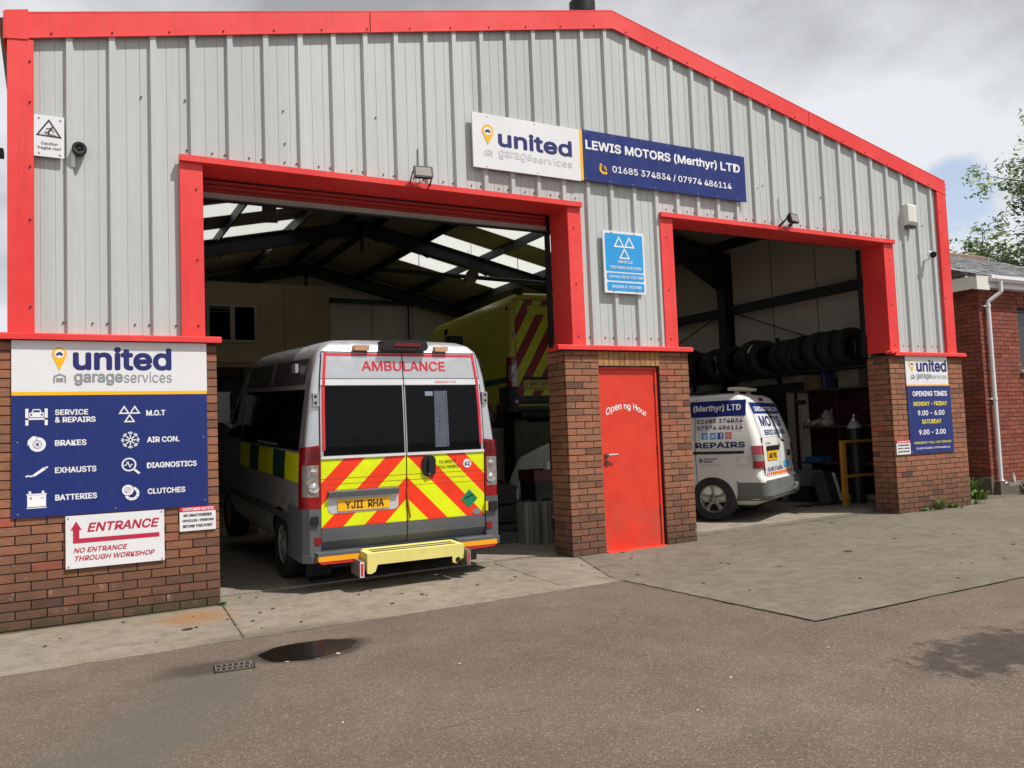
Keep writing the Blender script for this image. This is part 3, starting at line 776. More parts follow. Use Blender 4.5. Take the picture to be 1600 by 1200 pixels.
text(mb, 'Open', 4.305, 4.53, 1.585, 1.69, lambda x, z: (x, .0505, z+.075*(1-((x-4.565)/.26)**2)-.02), bold=.014)
text(mb, 'ng', 4.565, 4.66, 1.59, 1.665, lambda x, z: (x, .0505, z+.075*(1-((x-4.565)/.26)**2)-.02), bold=.014)
text(mb, 'Hour', 4.70, 4.89, 1.617, 1.695, lambda x, z: (x, .0505, z+.075*(1-((x-4.565)/.26)**2)-.02), bold=.014)
mb.build('lettering', MWT, dr)
# screws on cladding and flashings
mb = MB()
def screw(x, y, z, r=.0085): mb.lathe([(0, -.010), (r*.75, -.010), (r, -.004), (r, .002)], (x, y, z), (0, 1, 0), n=7)
c = -1.167
while c < 10.7:
    for dx in (-.055, .165, ):
        x = c+dx
        if x < -1.4 or x > 10.6: continue
        inl = -.31 < x < 4.05; inr = 5.17 < x < 9.53
        screw(x, .034, 2.50 if not (inl or inr) else 4.115)
    c += .3335
for z in (2.62, 3.35, 3.8, 4.35, 4.7):
    screw(-1.46, -.016, z); screw(10.68, -.016, z-.1)
for z in (2.5, 3.1, 3.75):
    for x in (-.15, 3.93, 5.27, 9.42): screw(x, -.017, z)
for k in range(26):
    x = -1.3+k*.47
    if XL < x < XR: screw(x, -.013, rz_(x)-.18)
for k in range(9): screw(-.6+.37*k if k < 4 else 3.3+.6*k, .03, 4.55+.03*(k % 2))
for x, z in ((.66, 4.62), (.67, 4.3), (1.6, 4.7), (7.0, 4.6), (9.8, 4.0), (10.3, 4.35)): screw(x, .032, z)
o = mb.build('cladding_screws', MSCREW, B); o['kind'] = 'stuff'
# flue on the ridge
fl = thing('roof_flue', 'black flue pipe with a cowl standing behind the ridge', 'chimney', (5.10, 1.3, 6.25))
mb = MB(); mb.lathe([(.135, 0), (.135, .62), (.13, .64), (.14, .66), (.14, .74), (.15, .76)], (0, 0, 0), n=20); mb.build('pipe', M('flue_black', '#1f1d1f', .5, metal=.3), fl)
mb = MB(); mb.lathe([(.14, .74), (.175, .84), (.18, .90), (.18, 1.05), (.08, 1.15), (0, 1.16)], (0, 0, 0), n=20); mb.build('cowl', M('flue_black', '#1f1d1f'), fl)

# ------------------------------------------------------------------ signs
def board(root, name, x0, x1, z0, z1, y, th, m, r=.004, tilt=0):
    mb = MB(); mb.box(x0, x1, y, y+th, z0, z1); return mb.build(name, m, root)
def fixings(root, pts, y, m=None):
    mb = MB()
    for x, z in pts: mb.mark().lathe([(0, -.005), (.006, -.005), (.008, .001)], (x, y, z), (0, 1, 0), n=8)
    return mb.build('fixing', m or MSILV, root)
def pin(mby, mbw, mbn, x0, x1, z0, z1, y):
    """yellow map pin with a small car in its eye"""
    cx = (x0+x1)/2; r = (x1-x0)/2; cz = z1-r*1.05
    pts = [(cx, z0)]+[(cx+r*math.cos(R(a)), cz+r*1.05*math.sin(R(a))) for a in range(-22, 203, 9)]
    poly(mby, pts, flat(y))
    poly(mbw, ring(cx, cz, r*.66), flat(y-.001))
    s = r*.5
    poly(mbn, [(cx-s, cz-.3*s), (cx-s, cz+.1*s), (cx-.55*s, cz+.15*s), (cx-.3*s, cz+.55*s), (cx+.5*s, cz+.5*s), (cx+.65*s, cz+.1*s), (cx+s, cz+.02*s), (cx+s, cz-.3*s)], flat(y-.002))
    for k in (-.5, .55): poly(mbn, ring(cx+k*s, cz-.3*s, .27*s, 12), flat(y-.003))
def united_logo(root, y, P, U_, Gr, Sv, Ic, faded=False):
    a, b, c, d, e = MB(), MB(), MB(), MB(), MB()
    pin(a, b, e, *P, y); e.build('pin_car', MNAVYT, root); e = MB()
    text(c, 'united', *U_, flat(y), bold=.028)
    g_ = MLGREYT if faded else MGREYT
    if not faded or Gr: text(d, 'garage', *Gr, flat(y), bold=.022)
    if Sv: text(d, 'services', *Sv, flat(y), bold=-.008)
    d.build('strapline', g_, root); d = MB()
    x0, x1, z0, z1 = Ic; xm = (x0+x1)/2; h = z1-z0; w = (x1-x0)*.09
    stroke(d, [(x0+w/2, z0), (x0+w/2, z0+h*.72), (xm, z1-.02*h), (x1-w/2, z0+h*.72), (x1-w/2, z0)], w*1.4, flat(y))
    for k in (.15, .33, .5): stroke(d, [(x0+w*2.2, z0+h*k), (x1-w*2.2, z0+h*k)], w*.9, flat(y))
    a.build('pin_symbol', MYEL, root); b.build('pin_eye', MWT, root); c.build('wordmark', MNAVYT, root); d.build('garage_symbol', g_, root)

# big services sign on the left pier
S = thing('services_sign', 'large white and navy services sign listing brakes, exhausts and batteries on left pier', 'sign')
y = -.014
board(S, 'white_board', -1.597, -.088, 1.914, 2.338, y, .008, MWHITE); board(S, 'navy_board', -1.597, -.091, .890, 1.884, y, .008, MNAVY)
MB().box(-1.597, -.089, y-.0004, y+.007, 1.884, 1.914).build('yellow_stripe', MYEL, S)
y -= .0025; ft = flat(y)
united_logo(S, y, (-1.307, -1.198, 2.086, 2.287), (-1.154, -.382, 2.092, 2.294), (-1.146, -.772, 1.964, 2.066), (-.765, -.382, 1.987, 2.080), (-1.296, -1.206, 1.987, 2.061))
mb = MB()
for t_, bx in (('SERVICE', (-1.288, -1.042, 1.718, 1.765)), ('& REPAIRS', (-1.288, -.986, 1.655, 1.703)), ('BRAKES', (-1.289, -1.056, 1.462, 1.512)), ('EXHAUSTS', (-1.290, -.983, 1.238, 1.288)),
               ('BATTERIES', (-1.289, -.98, 1.013, 1.063)), ('M.O.T', (-.593, -.438, 1.697, 1.747)), ('AIR CON.', (-.589, -.326, 1.465, 1.515)), ('DIAGNOSTICS', (-.592, -.185, 1.243, 1.293)), ('CLUTCHES', (-.588, -.283, 1.019, 1.069))):
    text(mb, t_, *bx, ft, bold=.026)
mb.build('lettering', MWT, S)
def tri(mb, cx, z0, w, h, t, y):
    o = [(cx-w/2, z0), (cx+w/2, z0), (cx, z0+h)]; cz = z0+h*.36; k = 1-t
    band(mb, o, [(cx+(px-cx)*k, cz+(pz-cz)*k) for px, pz in o], flat(y))
def mot_mark(mb, x0, x1, z0, z1, y, t=.42):
    cx = (x0+x1)/2; w = (x1-x0)/2; h = (z1-z0)/2
    tri(mb, x0+w/2, z0+h, w*1.06, h, t, y); tri(mb, x1-w/2, z0+h, w*1.06, h, t, y); tri(mb, cx, z0, w*1.06, h, t, y)
ic = MB(); nv = MB(); yn = y-.001
# lift with car
x0, x1, z0, z1 = -1.500, -1.340, 1.638, 1.775
for a in (x0, x1-.022): poly(ic, [(a, z0), (a+.022, z0), (a+.022, z1), (a, z1)], ft)
poly(ic, [(x0, z0+.045), (x1, z0+.045), (x1, z0+.060), (x0, z0+.060)], ft)
poly(ic, [(x0+.028, z0+.066), (x1-.028, z0+.066), (x1-.026, z0+.1), (x1-.045, z0+.108), (x1-.055, z1-.004), (x0+.055, z1-.004), (x0+.045, z0+.108), (x0+.026, z0+.1)], ft)
poly(nv, [(x0+.053, z0+.108), (x1-.053, z0+.108), (x1-.060, z1-.012), (x0+.060, z1-.012)], flat(yn))
for a in (x0+.042, x1-.042): poly(nv, ring(a, z0+.088, .008, 10), flat(yn))
# disc
ic.mark(); nv.mark()
cx, cz = -1.414, 1.481
poly(ic, ring(cx, cz, .060), ft); band(nv, ring(cx, cz, .034), ring(cx, cz, .031), flat(yn)); poly(nv, ring(cx, cz, .011, 12), flat(yn))
for k in range(6): poly(nv, ring(cx+.021*math.cos(k*1.047), cz+.021*math.sin(k*1.047), .004, 8), flat(yn))
poly(ic, [(cx-.072, cz-.005), (cx-.068, cz+.035), (cx-.035, cz+.068), (cx-.006, cz+.066), (cx-.01, cz+.04), (cx-.04, cz)], flat(y+.0003)); stroke(nv, [(cx-.006, cz+.03), (cx-.006, cz+.06)], .003, flat(yn))
# exhaust
ic.mark(); nv.mark()
poly(ic, [(-1.452, 1.232), (-1.434, 1.221), (-1.352, 1.278), (-1.370, 1.293)], ft); stroke(ic, [(-1.499, 1.222), (-1.478, 1.228), (-1.466, 1.222), (-1.443, 1.228)], .012, ft); stroke(ic, [(-1.365, 1.284), (-1.340, 1.296)], .011, ft)
# battery
ic.mark(); nv.mark()
poly(ic, [(-1.488, .975), (-1.355, .975), (-1.355, 1.068), (-1.488, 1.068)], ft); poly(ic, [(-1.493, 1.070), (-1.350, 1.070), (-1.350, 1.081), (-1.493, 1.081)], ft); poly(ic, [(-1.493, .962), (-1.350, .962), (-1.350, .969), (-1.493, .969)], ft)
for a in (-1.478, -1.385): poly(ic, [(a, 1.083), (a+.018, 1.083), (a+.018, 1.102), (a, 1.102)], ft)
stroke(nv, [(-1.472, 1.045), (-1.452, 1.045)], .004, flat(yn)); stroke(nv, [(-1.462, 1.035), (-1.462, 1.055)], .004, flat(yn)); stroke(nv, [(-1.392, 1.045), (-1.368, 1.045)], .004, flat(yn))
ic.mark()
mot_mark(ic, -.808, -.641, 1.646, 1.790, y)
# snowflake
ic.mark(); nv.mark()
cx, cz = -.720, 1.493
for k in range(8):
    a = k*math.pi/4; c_, s_ = math.cos(a), math.sin(a); pt = lambda r, o: (cx+r*c_-o*s_, cz+r*s_+o*c_)
    stroke(ic, [pt(.016, 0), pt(.073, 0)], .009, ft); stroke(ic, [pt(.066, .017), pt(.046, 0), pt(.066, -.017)], .008, ft)
band(ic, ring(cx, cz, .019), ring(cx, cz, .010), ft)
# magnifier
ic.mark(); nv.mark()
cx, cz = -.733, 1.283
band(ic, ring(cx, cz, .058), ring(cx, cz, .046), ft); stroke(ic, [(cx+.042, cz-.044), (cx+.082, cz-.08)], .018, ft); stroke(ic, [(cx-.05, cz-.005), (cx-.022, cz-.005), (cx-.01, cz+.028), (cx+.008, cz-.026), (cx+.018, cz), (cx+.03, cz)], .007, ft)
# clutch
ic.mark(); nv.mark()
cx, cz = -.712, 1.035
band(ic, ring(cx, cz, .058), ring(cx, cz, .036), ft)
for k in range(9): poly(nv, ring(cx+.047*math.cos(k*.7), cz+.047*math.sin(k*.7), .004, 8), flat(yn))
poly(ic, ring(-.744, 1.066, .046), flat(yn)); band(nv, ring(-.744, 1.066, .027), ring(-.744, 1.066, .024), flat(yn-.001)); band(nv, ring(-.744, 1.066, .012), ring(-.744, 1.066, .009), flat(yn-.001)); band(nv, ring(-.744, 1.066, .049), ring(-.744, 1.066, .0455), flat(yn-.0003))
ic.build('symbol', MWT, S); nv.build('symbol_detail', MNAVY, S)
fixings(S, [(-1.56, 2.31), (-.13, 2.31), (-1.555, 1.50), (-.125, 1.50), (-1.555, .92), (-.84, .92), (-.12, .94)], -.014)

# entrance sign
S = thing('entrance_sign', 'white entrance sign with red turning arrow under the services sign', 'sign')
y = -.020; board(S, 'board', -1.215, -.459, .446, .880, y, .006, MWHITE); y -= .0025; ft = flat(y)
mb = MB(); text(mb, 'ENTRANCE', -1.055, -.515, .738, .815, ft, bold=.022, slant=.25); text(mb, 'NO ENTRANCE', -1.157, -.76, .573, .614, ft, bold=.016, slant=.25); text(mb, 'THROUGH WORKSHOP', -1.157, -.545, .505, .547, ft, bold=.016, slant=.25)
mb.build('lettering', MCRIM, S)
mb = MB(); poly(mb, [(-1.179, .762), (-1.097, .762), (-1.138, .833)], ft); poly(mb, [(-1.160, .654), (-1.115, .654), (-1.115, .762), (-1.160, .762)], ft); poly(mb, [(-1.115, .654), (-.499, .654), (-.499, .690), (-1.115, .690)], ft)
mb.build('arrow', MCRIM, S); fixings(S, [(-1.195, .862), (-.478, .866), (-1.195, .463), (-.478, .463)], -.020)

# customer notices, one beside each outer pier sign
def notice(x0, x1, z0, z1, label):
    S = thing('customer_notice', label, 'notice', group='customer notices on the brick piers')
    y = -.013; board(S, 'board', x0, x1, z0, z1, y, .006, MWHITE); w, h = x1-x0, z1-z0
    MB().box(x0, x1, y-.001, y+.004, z1-.2*h, z1).build('red_heading', MPRED, S)
    mb = MB(); text(mb, 'CUSTOMER NOTICE', x0+.08*w, x1-.06*w, z1-.165*h, z1-.04*h, flat(y-.0025), bold=.022); mb.build('heading_lettering', MWT, S)
    mb = MB()
    for t_, a, b, c in (('NO UNAUTHORISED', .11, .89, .41), ('VEHICLES / PERSONS', .07, .94, .635), ('BEYOND THIS POINT', .09, .91, .86)):
        text(mb, t_, x0+a*w, x0+b*w, z1-c*h, z1-(c-.12)*h, flat(y-.0025), bold=.022)
    mb.build('lettering', MBLKT, S)
notice(-.333, -.030, .676, .886, 'small red headed customer notice beside the white entrance sign')
notice(9.300, 9.608, .914, 1.117, 'small red headed customer notice beside the opening times sign')

# opening times sign on the right pier
S = thing('opening_times_sign', 'tall white and navy opening times sign on the right-hand brick pier', 'sign')
y = -.014; board(S, 'white_board', 9.615, 10.590, 1.925, 2.342, y, .008, MWHITE); board(S, 'navy_board', 9.612, 10.622, .909, 1.902, y, .008, MNAVY)
MB().box(9.613, 10.612, y-.0004, y+.007, 1.902, 1.925).build('yellow_stripe', MYEL, S); y -= .0025; ft = flat(y)
united_logo(S, y, (9.693, 9.821, 2.110, 2.295), (9.857, 10.567, 2.110, 2.295), (9.847, 10.193, 1.990, 2.080), (10.20, 10.556, 2.007, 2.079), (9.72, 9.81, 2.0, 2.07))
mb = MB(); text(mb, 'OPENING TIMES', 9.73, 10.535, 1.748, 1.826, ft, bold=.024); text(mb, '9.00 - 6.00', 9.82, 10.444, 1.464, 1.54, ft, bold=.024); text(mb, '9.00 - 2.00', 9.82, 10.443, 1.181, 1.257, ft, bold=.024); text(mb, '01685 374834 / 07974 486114', 9.736, 10.523, .968, 1.000, ft, bold=.02)
mb.build('lettering', MWT, S)
mb = MB(); text(mb, 'MONDAY - FRIDAY', 9.736, 10.521, 1.606, 1.672, ft, bold=.024); text(mb, 'SATURDAY', 9.901, 10.357, 1.34, 1.408, ft, bold=.024); text(mb, 'EMERGENCY CALL-OUT SERVICE', 9.694, 10.559, 1.05, 1.083, ft, bold=.02)
mb.build('yellow_lettering', M('pale_yellow', '#e6d33a', .4), S)
fixings(S, [(9.64, 1.5), (10.60, 1.5), (9.64, .94), (10.60, .94)], -.014)

# main fascia sign
S = thing('name_sign', 'long white and navy garage name sign with phone numbers above the bays', 'sign')
y = -.034; board(S, 'white_board', 2.668, 4.046, 4.303, 4.908, y, .02, MWHITE); board(S, 'navy_board', 4.086, 6.625, 4.319, 4.918, y, .02, MNAVY)
MB().box(4.046, 4.086, y-.0004, y+.02, 4.314, 4.912).build('yellow_stripe', MYEL, S); y -= .003; ft = flat(y)
united_logo(S, y, (2.782, 2.921, 4.562, 4.79), (2.977, 3.936, 4.563, 4.756), (2.976, 3.40, 4.425, 4.53), (3.41, 3.931, 4.44, 4.52), (2.80, 2.90, 4.44, 4.51), faded=True)
mb = MB(); text(mb, 'LEWIS MOTORS', 4.128, 5.385, 4.690, 4.802, ft, bold=.026); text(mb, '(Merthyr)', 5.44, 6.14, 4.668, 4.808, ft, bold=.026); text(mb, 'LTD', 6.20, 6.535, 4.690, 4.802, ft, bold=.026)
text(mb, '01685 374834 / 07974 486114', 4.496, 6.372, 4.447, 4.54, ft, bold=.016); mb.build('lettering', MWT, S)
mb = MB(); c = (4.372, 4.482)
band(mb, [(c[0]+.062*math.cos(R(a)), c[1]+.062*math.sin(R(a))) for a in range(140, 300, 10)], [(c[0]+.036*math.cos(R(a)), c[1]+.036*math.sin(R(a))) for a in range(140, 300, 10)], ft, closed=False)
poly(mb, [(4.314, 4.512), (4.345, 4.505), (4.350, 4.535), (4.325, 4.548)], ft); poly(mb, [(4.388, 4.419), (4.422, 4.428), (4.412, 4.455), (4.385, 4.445)], ft)
for r in (.022, .042): band(mb, [(c[0]+r*math.cos(R(a)), c[1]+r*math.sin(R(a))) for a in range(-30, 100, 10)], [(c[0]+(r-.009)*math.cos(R(a)), c[1]+(r-.009)*math.sin(R(a))) for a in range(-30, 100, 10)], ft, closed=False)
mb.build('phone_symbol', MYEL, S)
fixings(S, [(2.85, 4.88), (3.45, 4.885), (2.83, 4.325), (3.47, 4.33)]+[(4.12+.41*k, 4.895) for k in range(7)]+[(4.12+.335*k, 4.342) for k in range(8)], -.034)

# blue testing station sign
S = thing('testing_station_sign', 'blue vehicle testing station sign with three white triangles between the bays', 'sign')
y = -.026; board(S, 'board', 4.320, 4.917, 3.020, 3.757, y, .02, MWHITE)
mb = MB()
for a, b, c, d_ in ((4.345, 4.892, 3.275, 3.728), (4.352, 4.892, 3.168, 3.258), (4.352, 4.892, 3.045, 3.148)): mb.rbox(a, b, y-.0015, y+.01, c, d_, .02)
mb.build('blue_panel', MSKY, S); y -= .004; ft = flat(y)
mb = MB(); mot_mark(mb, 4.47, 4.77, 3.43, 3.70, y, .36); text(mb, 'VEHICLE', 4.51, 4.735, 3.378, 3.412, ft, bold=.022); text(mb, 'TESTING STATION', 4.40, 4.855, 3.308, 3.342, ft, bold=.022); text(mb, 'CATALYSTS TESTED', 4.385, 4.875, 3.197, 3.230, ft, bold=.022); text(mb, 'DIESELS TESTED', 4.425, 4.845, 3.080, 3.114, ft, bold=.022)
mb.build('lettering', MWT, S); fixings(S, [(4.445, 3.735), (4.775, 3.735), (4.445, 3.045), (4.775, 3.048)], -.0285, MSCREW)

# fragile roof sign
S = thing('fragile_roof_sign', 'white caution fragile roof sign with black warning triangle high on left', 'sign')
y = -.012; board(S, 'board', -1.432, -1.208, 3.897, 4.253, y, .01, MWHITE); y -= .0025; ft = flat(y)
mb = MB(); o = [(-1.418, 4.075), (-1.226, 4.068), (-1.322, 4.222)]; cc = (-1.322, 4.122); band(mb, o, [(cc[0]+(a-cc[0])*.80, cc[1]+(b-cc[1])*.80) for a, b in o], ft)
text(mb, 'Caution', -1.380, -1.258, 4.000, 4.024, ft, bold=.004); text(mb, 'fragile roof', -1.408, -1.232, 3.955, 3.985, ft, bold=.004)
poly(mb, ring(-1.302, 4.148, .008, 10), ft); stroke(mb, [(-1.306, 4.138), (-1.325, 4.112)], .013, ft); stroke(mb, [(-1.325, 4.112), (-1.318, 4.095), (-1.330, 4.088)], .008, ft); stroke(mb, [(-1.325, 4.112), (-1.342, 4.105), (-1.350, 4.112)], .008, ft); stroke(mb, [(-1.308, 4.140), (-1.330, 4.142), (-1.345, 4.132)], .006, ft); stroke(mb, [(-1.304, 4.137), (-1.292, 4.122), (-1.285, 4.11)], .006, ft)
for k in range(4): stroke(mb, [(-1.375+.02*k, 4.10-.006*k), (-1.275+.01*k, 4.092-.006*k)], .002, ft)
mb.build('print', MBLKT, S); fixings(S, [(-1.395, 4.225), (-1.236, 4.222), (-1.395, 3.925), (-1.24, 3.922)], -.012, M('nut', '#8e8e86', .5, metal=.5))

# ------------------------------------------------------------------ fittings on the wall
t = thing('siren', 'round black siren on a white bracket beside the fragile roof sign', 'siren', (-1.095, -.0, 3.99))
MB().lathe([(.052, .02), (.058, -.01), (.058, -.05), (.05, -.062), (.032, -.06), (.028, -.045), (.012, -.042), (.010, -.055), (0, -.056)], (0, 0, 0), (0, 1, 0), n=24).build('horn', MBLK, t)
mb = MB(); mb.box(-.062, -.032, -.008, .03, -.155, -.02); mb.cyl((-.045, -.03, -.02), (-.02, -.02, 0), .012, n=8); mb.build('bracket', MWHITE, t)
def flood(x, z, label, rz):
    t = thing('floodlight', label, 'floodlight', (x, -.16, z), group='floodlights over the bay openings', rz=rz)
    rot = Matrix.Rotation(R(-12), 4, 'X')
    mb = MB(); mb.tf = rot; mb.rbox(-.10, .10, -.03, .0, -.062, .062, .012); mb.rbox(-.085, .085, .0, .03, -.05, .05, .012)
    for k in range(6): mb.box(-.07+.025*k, -.062+.025*k, .03, .042, -.045, .045)
    mb.build('housing', MBLK, t)
    mb = MB(); mb.tf = rot; mb.box(-.082, .082, -.033, -.031, -.046, .046); mb.build('glass', M('lamp_glass', '#8b857c', .25), t)
    mb = MB()
    for s in (-.106, .106): mb.prism([(-.012, .01), (.012, .012), (.155, -.075), (.155, -.1), (.13, -.1)], 'x', s-.004, s+.004)
    mb.box(-.106, .106, .145, .16, -.105, -.07); mb.build('bracket', MBLK, t)
    mb = MB(); mb.tube([(.02, .03, -.04), (.0, .06, -.075), (-.05, .08, -.09), (-.03, .13, -.08)], .004, 6); mb.tube([(0, .14, -.05), (0, .185, .1), (.005, .19, .32)], .004, 6); mb.build('cable', MSCREW, t)
flood(2.02, 4.115, 'black floodlight on bracket over the bay with the ambulance', R(-8))
flood(7.31, 4.13, 'black floodlight on bracket over the bay with the white van', R(14))
t = thing('alarm_box', 'white bell alarm box with grey base high on the right', 'alarm box', (9.92, -.0, 4.45))
mb = MB(); mb.prism([(.0, -.15), (-.06, -.15), (-.085, -.10), (-.085, .14), (-.07, .16), (0, .16)], 'x', -.10, .10); mb.build('cover', M('aged_white', '#d8d6cc', .4, dirt=.1), t)
mb = MB(); mb.prism([(.0, -.195), (-.045, -.195), (-.075, -.152), (0, -.152)], 'x', -.095, .095); mb.build('strobe', M('smoke_lens', '#55595a', .25), t)
t = thing('security_camera', 'small white bullet camera with black face beside the alarm box', 'camera', (10.27, .03, 3.85))
mb = MB(); mb.tf = Matrix.Translation((.02, -.12, .03)) @ Matrix.Rotation(R(-30), 4, 'Z') @ Matrix.Rotation(R(16), 4, 'X')
mb.lathe([(0, .065), (.040, .06), (.048, .04), (.048, -.055), (.051, -.06)], (0, 0, 0), (0, 1, 0), n=18); mb.build('housing', MWHITE, t)
mb = MB(); mb.tf = Matrix.Translation((.02, -.12, .03)) @ Matrix.Rotation(R(-30), 4, 'Z') @ Matrix.Rotation(R(16), 4, 'X'); mb.lathe([(.0508, -.058), (.044, -.066), (0, -.066)], (0, 0, 0), (0, 1, 0), n=18); mb.build('lens', MBLK, t)
mb = MB(); mb.cyl((0, 0, -.05), (0, -.02, -.05), .03, n=14); mb.tube([(0, -.02, -.05), (.01, -.08, -.03), (.02, -.11, .0)], .012, 8); mb.build('bracket', MWHITE, t)
t = thing('side_lamp', 'dark fitting sticking out from the left corner of the building', 'lamp', (-1.66, .30, 3.98))
mb = MB(); mb.rbox(-.32, 0, -.06, .06, -.03, .03, .01); mb.prism([(-.32, -.03), (-.1, -.03), (-.1, -.055), (-.3, -.04)], 'y', -.05, .05); mb.build('housing', MBLK, t)

# ------------------------------------------------------------------ vehicles
def lerp(tab, z):
    if z <= tab[0][0]: return tab[0][1]
    for (a, va), (b, vb) in zip(tab[:-1], tab[1:]):
        if z <= b: return va+(vb-va)*(z-a)/(b-a)
    return tab[-1][1]
def loft_body(slices, rr_=.07, rf=.25):
    """slices of (z, half width, y rear, y front) -> closed body, rounded in plan"""
    mb = MB(); ringn = None; vs = []; mid = 7
    for z, hw, yr, yf in slices:
        pts = []
        r = min(rr_, hw*.5, (yf-yr)*.3); f = min(rf, hw*.6, (yf-yr)*.3)
        for cx, cy, rad, a0 in ((hw-r, yr+r, r, 270), (hw-f, yf-f, f, 0), (-hw+f, yf-f, f, 90), (-hw+r, yr+r, r, 180)):
            for k in range(mid):
                t = R(a0+90*k/(mid-1)); pts.append((cx+rad*math.cos(t), cy+rad*math.sin(t), z))
        ringn = len(pts); vs += pts
    fs = []
    for i in range(len(slices)-1):
        for k in range(ringn):
            a = i*ringn+k; b = i*ringn+(k+1) % ringn; fs.append((a, b, b+ringn, a+ringn))
    mb.add(vs, fs, 0, True)
    mb.add(vs, [list(range(ringn))[::-1], list(range((len(slices)-1)*ringn, len(slices)*ringn))], 0, True)
    return mb
def cut_arches(o, ys, zc, r, hw, mat_in, depth=.28):
    """cut the wheel arches out of the body"""
    mb = MB()
    for y in ys:
        for s in (-1, 1): mb.cyl((s*(hw-depth), y, zc), (s*(hw+.3), y, zc), r, n=36, smooth=False)
    c = mb.build('arch_cutter', mat_in)
    md = o.modifiers.new('arch', 'BOOLEAN'); md.operation = 'DIFFERENCE'; md.object = c; md.solver = 'EXACT'
    bpy.context.view_layer.update()
    dg = bpy.context.evaluated_depsgraph_get(); dg.update()
    me = bpy.data.meshes.new_from_object(o.evaluated_get(dg)); o.modifiers.clear(); old = o.data; o.data = me
    me.name = old.name; bpy.data.meshes.remove(old); bpy.data.objects.remove(c)
    if len(me.materials) < 2: me.materials.append(mat_in)
    for p in me.polygons:
        n = p.normal; ce = p.center
        for y in ys:
            d = math.hypot(ce.y-y, ce.z-zc)
            if d < r*1.02 and abs(abs(d)-r) < r*.12 and abs(n.x) < .2 and abs(ce.x) > hw-depth-.05: p.material_index = 1
            if d < r and abs(abs(ce.x)-(hw-depth)) < .01: p.material_index = 1
    me.set_sharp_from_angle(angle=R(35))
def wheel(parent, x, y, rad, w, s, kind, steer=0):
    """tyre and rim; s = side (-1 left, +1 right)"""
    root = bpy.data.objects.new('wheel', None); COL.objects.link(root); root.parent = parent; root.location = (x, y, rad); root.empty_display_size = .1
    rr = rad*(.64 if kind == 'alloy' else .61)
    mb = MB(); o = s*w/2
    mb.lathe([(rr*.97, -w*.5), (rr*1.06, -w*.5), (rad*.93, -w*.52), (rad*.985, -w*.42), (rad, -w*.3), (rad, w*.3), (rad*.985, w*.42), (rad*.93, w*.52), (rr*1.06, w*.5), (rr*.97, w*.5), (rr*.95, -w*.5)], (0, 0, 0), (1, 0, 0), n=48)
    mb.build('tyre', MTYRE, root)
    mb = MB(); f = s*w*.36
    if kind == 'alloy':
        mb.lathe([(rr*.99, s*w*.48), (rr*.90, s*w*.45), (rr*.86, s*w*.30), (rr*.86, -s*w*.3)], (0, 0, 0), (1, 0, 0), n=40)
        mb.lathe([(0, f+s*.012), (rr*.13, f+s*.010), (rr*.30, f), (rr*.30, f-s*.03)], (0, 0, 0), (1, 0, 0), n=24)
        for k in range(5):
            a = 2*math.pi*k/5+.31; c_, s_ = math.cos(a), math.sin(a)
            def q(r, t, d): return (f+s*d, r*c_-t*s_, r*s_+t*c_)
            vs = []
            for r, t in ((rr*.22, .40), (rr*.45, .20), (rr*.7, .25), (rr*.95, .46)):
                vs += [q(r, -t*rr*.5, -.004+.02*(r/rr)), q(r, -t*rr*.22, .008+.016*(r/rr)), q(r, t*rr*.22, .008+.016*(r/rr)), q(r, t*rr*.5, -.004+.02*(r/rr))]
            mb.add(vs, [(4*i+j, 4*i+j+1, 4*i+j+5, 4*i+j+4) if s > 0 else (4*i+j+4, 4*i+j+5, 4*i+j+1, 4*i+j) for i in range(3) for j in range(3)], 0, True)
        for k in range(5):
            a = 2*math.pi*k/5-.31; mb.cyl((f-s*.01, rr*.2*math.cos(a), rr*.2*math.sin(a)), (f+s*.012, rr*.2*math.cos(a), rr*.2*math.sin(a)), rr*.05, n=8, m=1)
        mb.build('rim', [M('alloy_grey', '#9c9a96', .35, metal=.7), MBLK], root)
    else:
        mb.lathe([(rr*.99, s*w*.48), (rr*.93, s*w*.46), (rr*.86, s*w*.36), (rr*.80, s*w*.34), (rr*.55, s*w*.42), (rr*.30, s*w*.46), (rr*.24, s*w*.52), (0, s*w*.53)], (0, 0, 0), (1, 0, 0), n=40)
        for k in range(8):
            a = 2*math.pi*k/8; mb.cyl((s*w*.40, rr*.7*math.cos(a), rr*.7*math.sin(a)), (s*w*.415, rr*.7*math.cos(a), rr*.7*math.sin(a)), rr*.085, n=10, m=1)
        mb.build('rim', [M('wheel_trim_silver', '#a5a6a6', .4, metal=.6), MBLK], root)
    MB().lathe([(0, -s*w*.05), (rr*.9, -s*w*.05)], (0, 0, 0), (1, 0, 0), n=24).build('brake_disc', MBLK, root)
MLRED = M('lens_red', '#8c0e18', .10, coat=.5, var=.35, scale=25)
MLCLR = M('lens_clear', '#8a8580', .10, coat=.5, var=.45, scale=30)
MLORG = M('lens_amber', '#d99055', .2, coat=.3)
MPLATE = M('plate_yellow', '#efb41c', .35)
MGLASS = mat_glass('tinted_glass', .10, .035)
MGLS2 = M('dark_side_glass', '#07090a', .08, spec=.35, var=.05)
MPLAST = M('grey_bumper', '#54565a', .55, var=.12)
MDPL = M('dark_bumper', '#303236', .55)
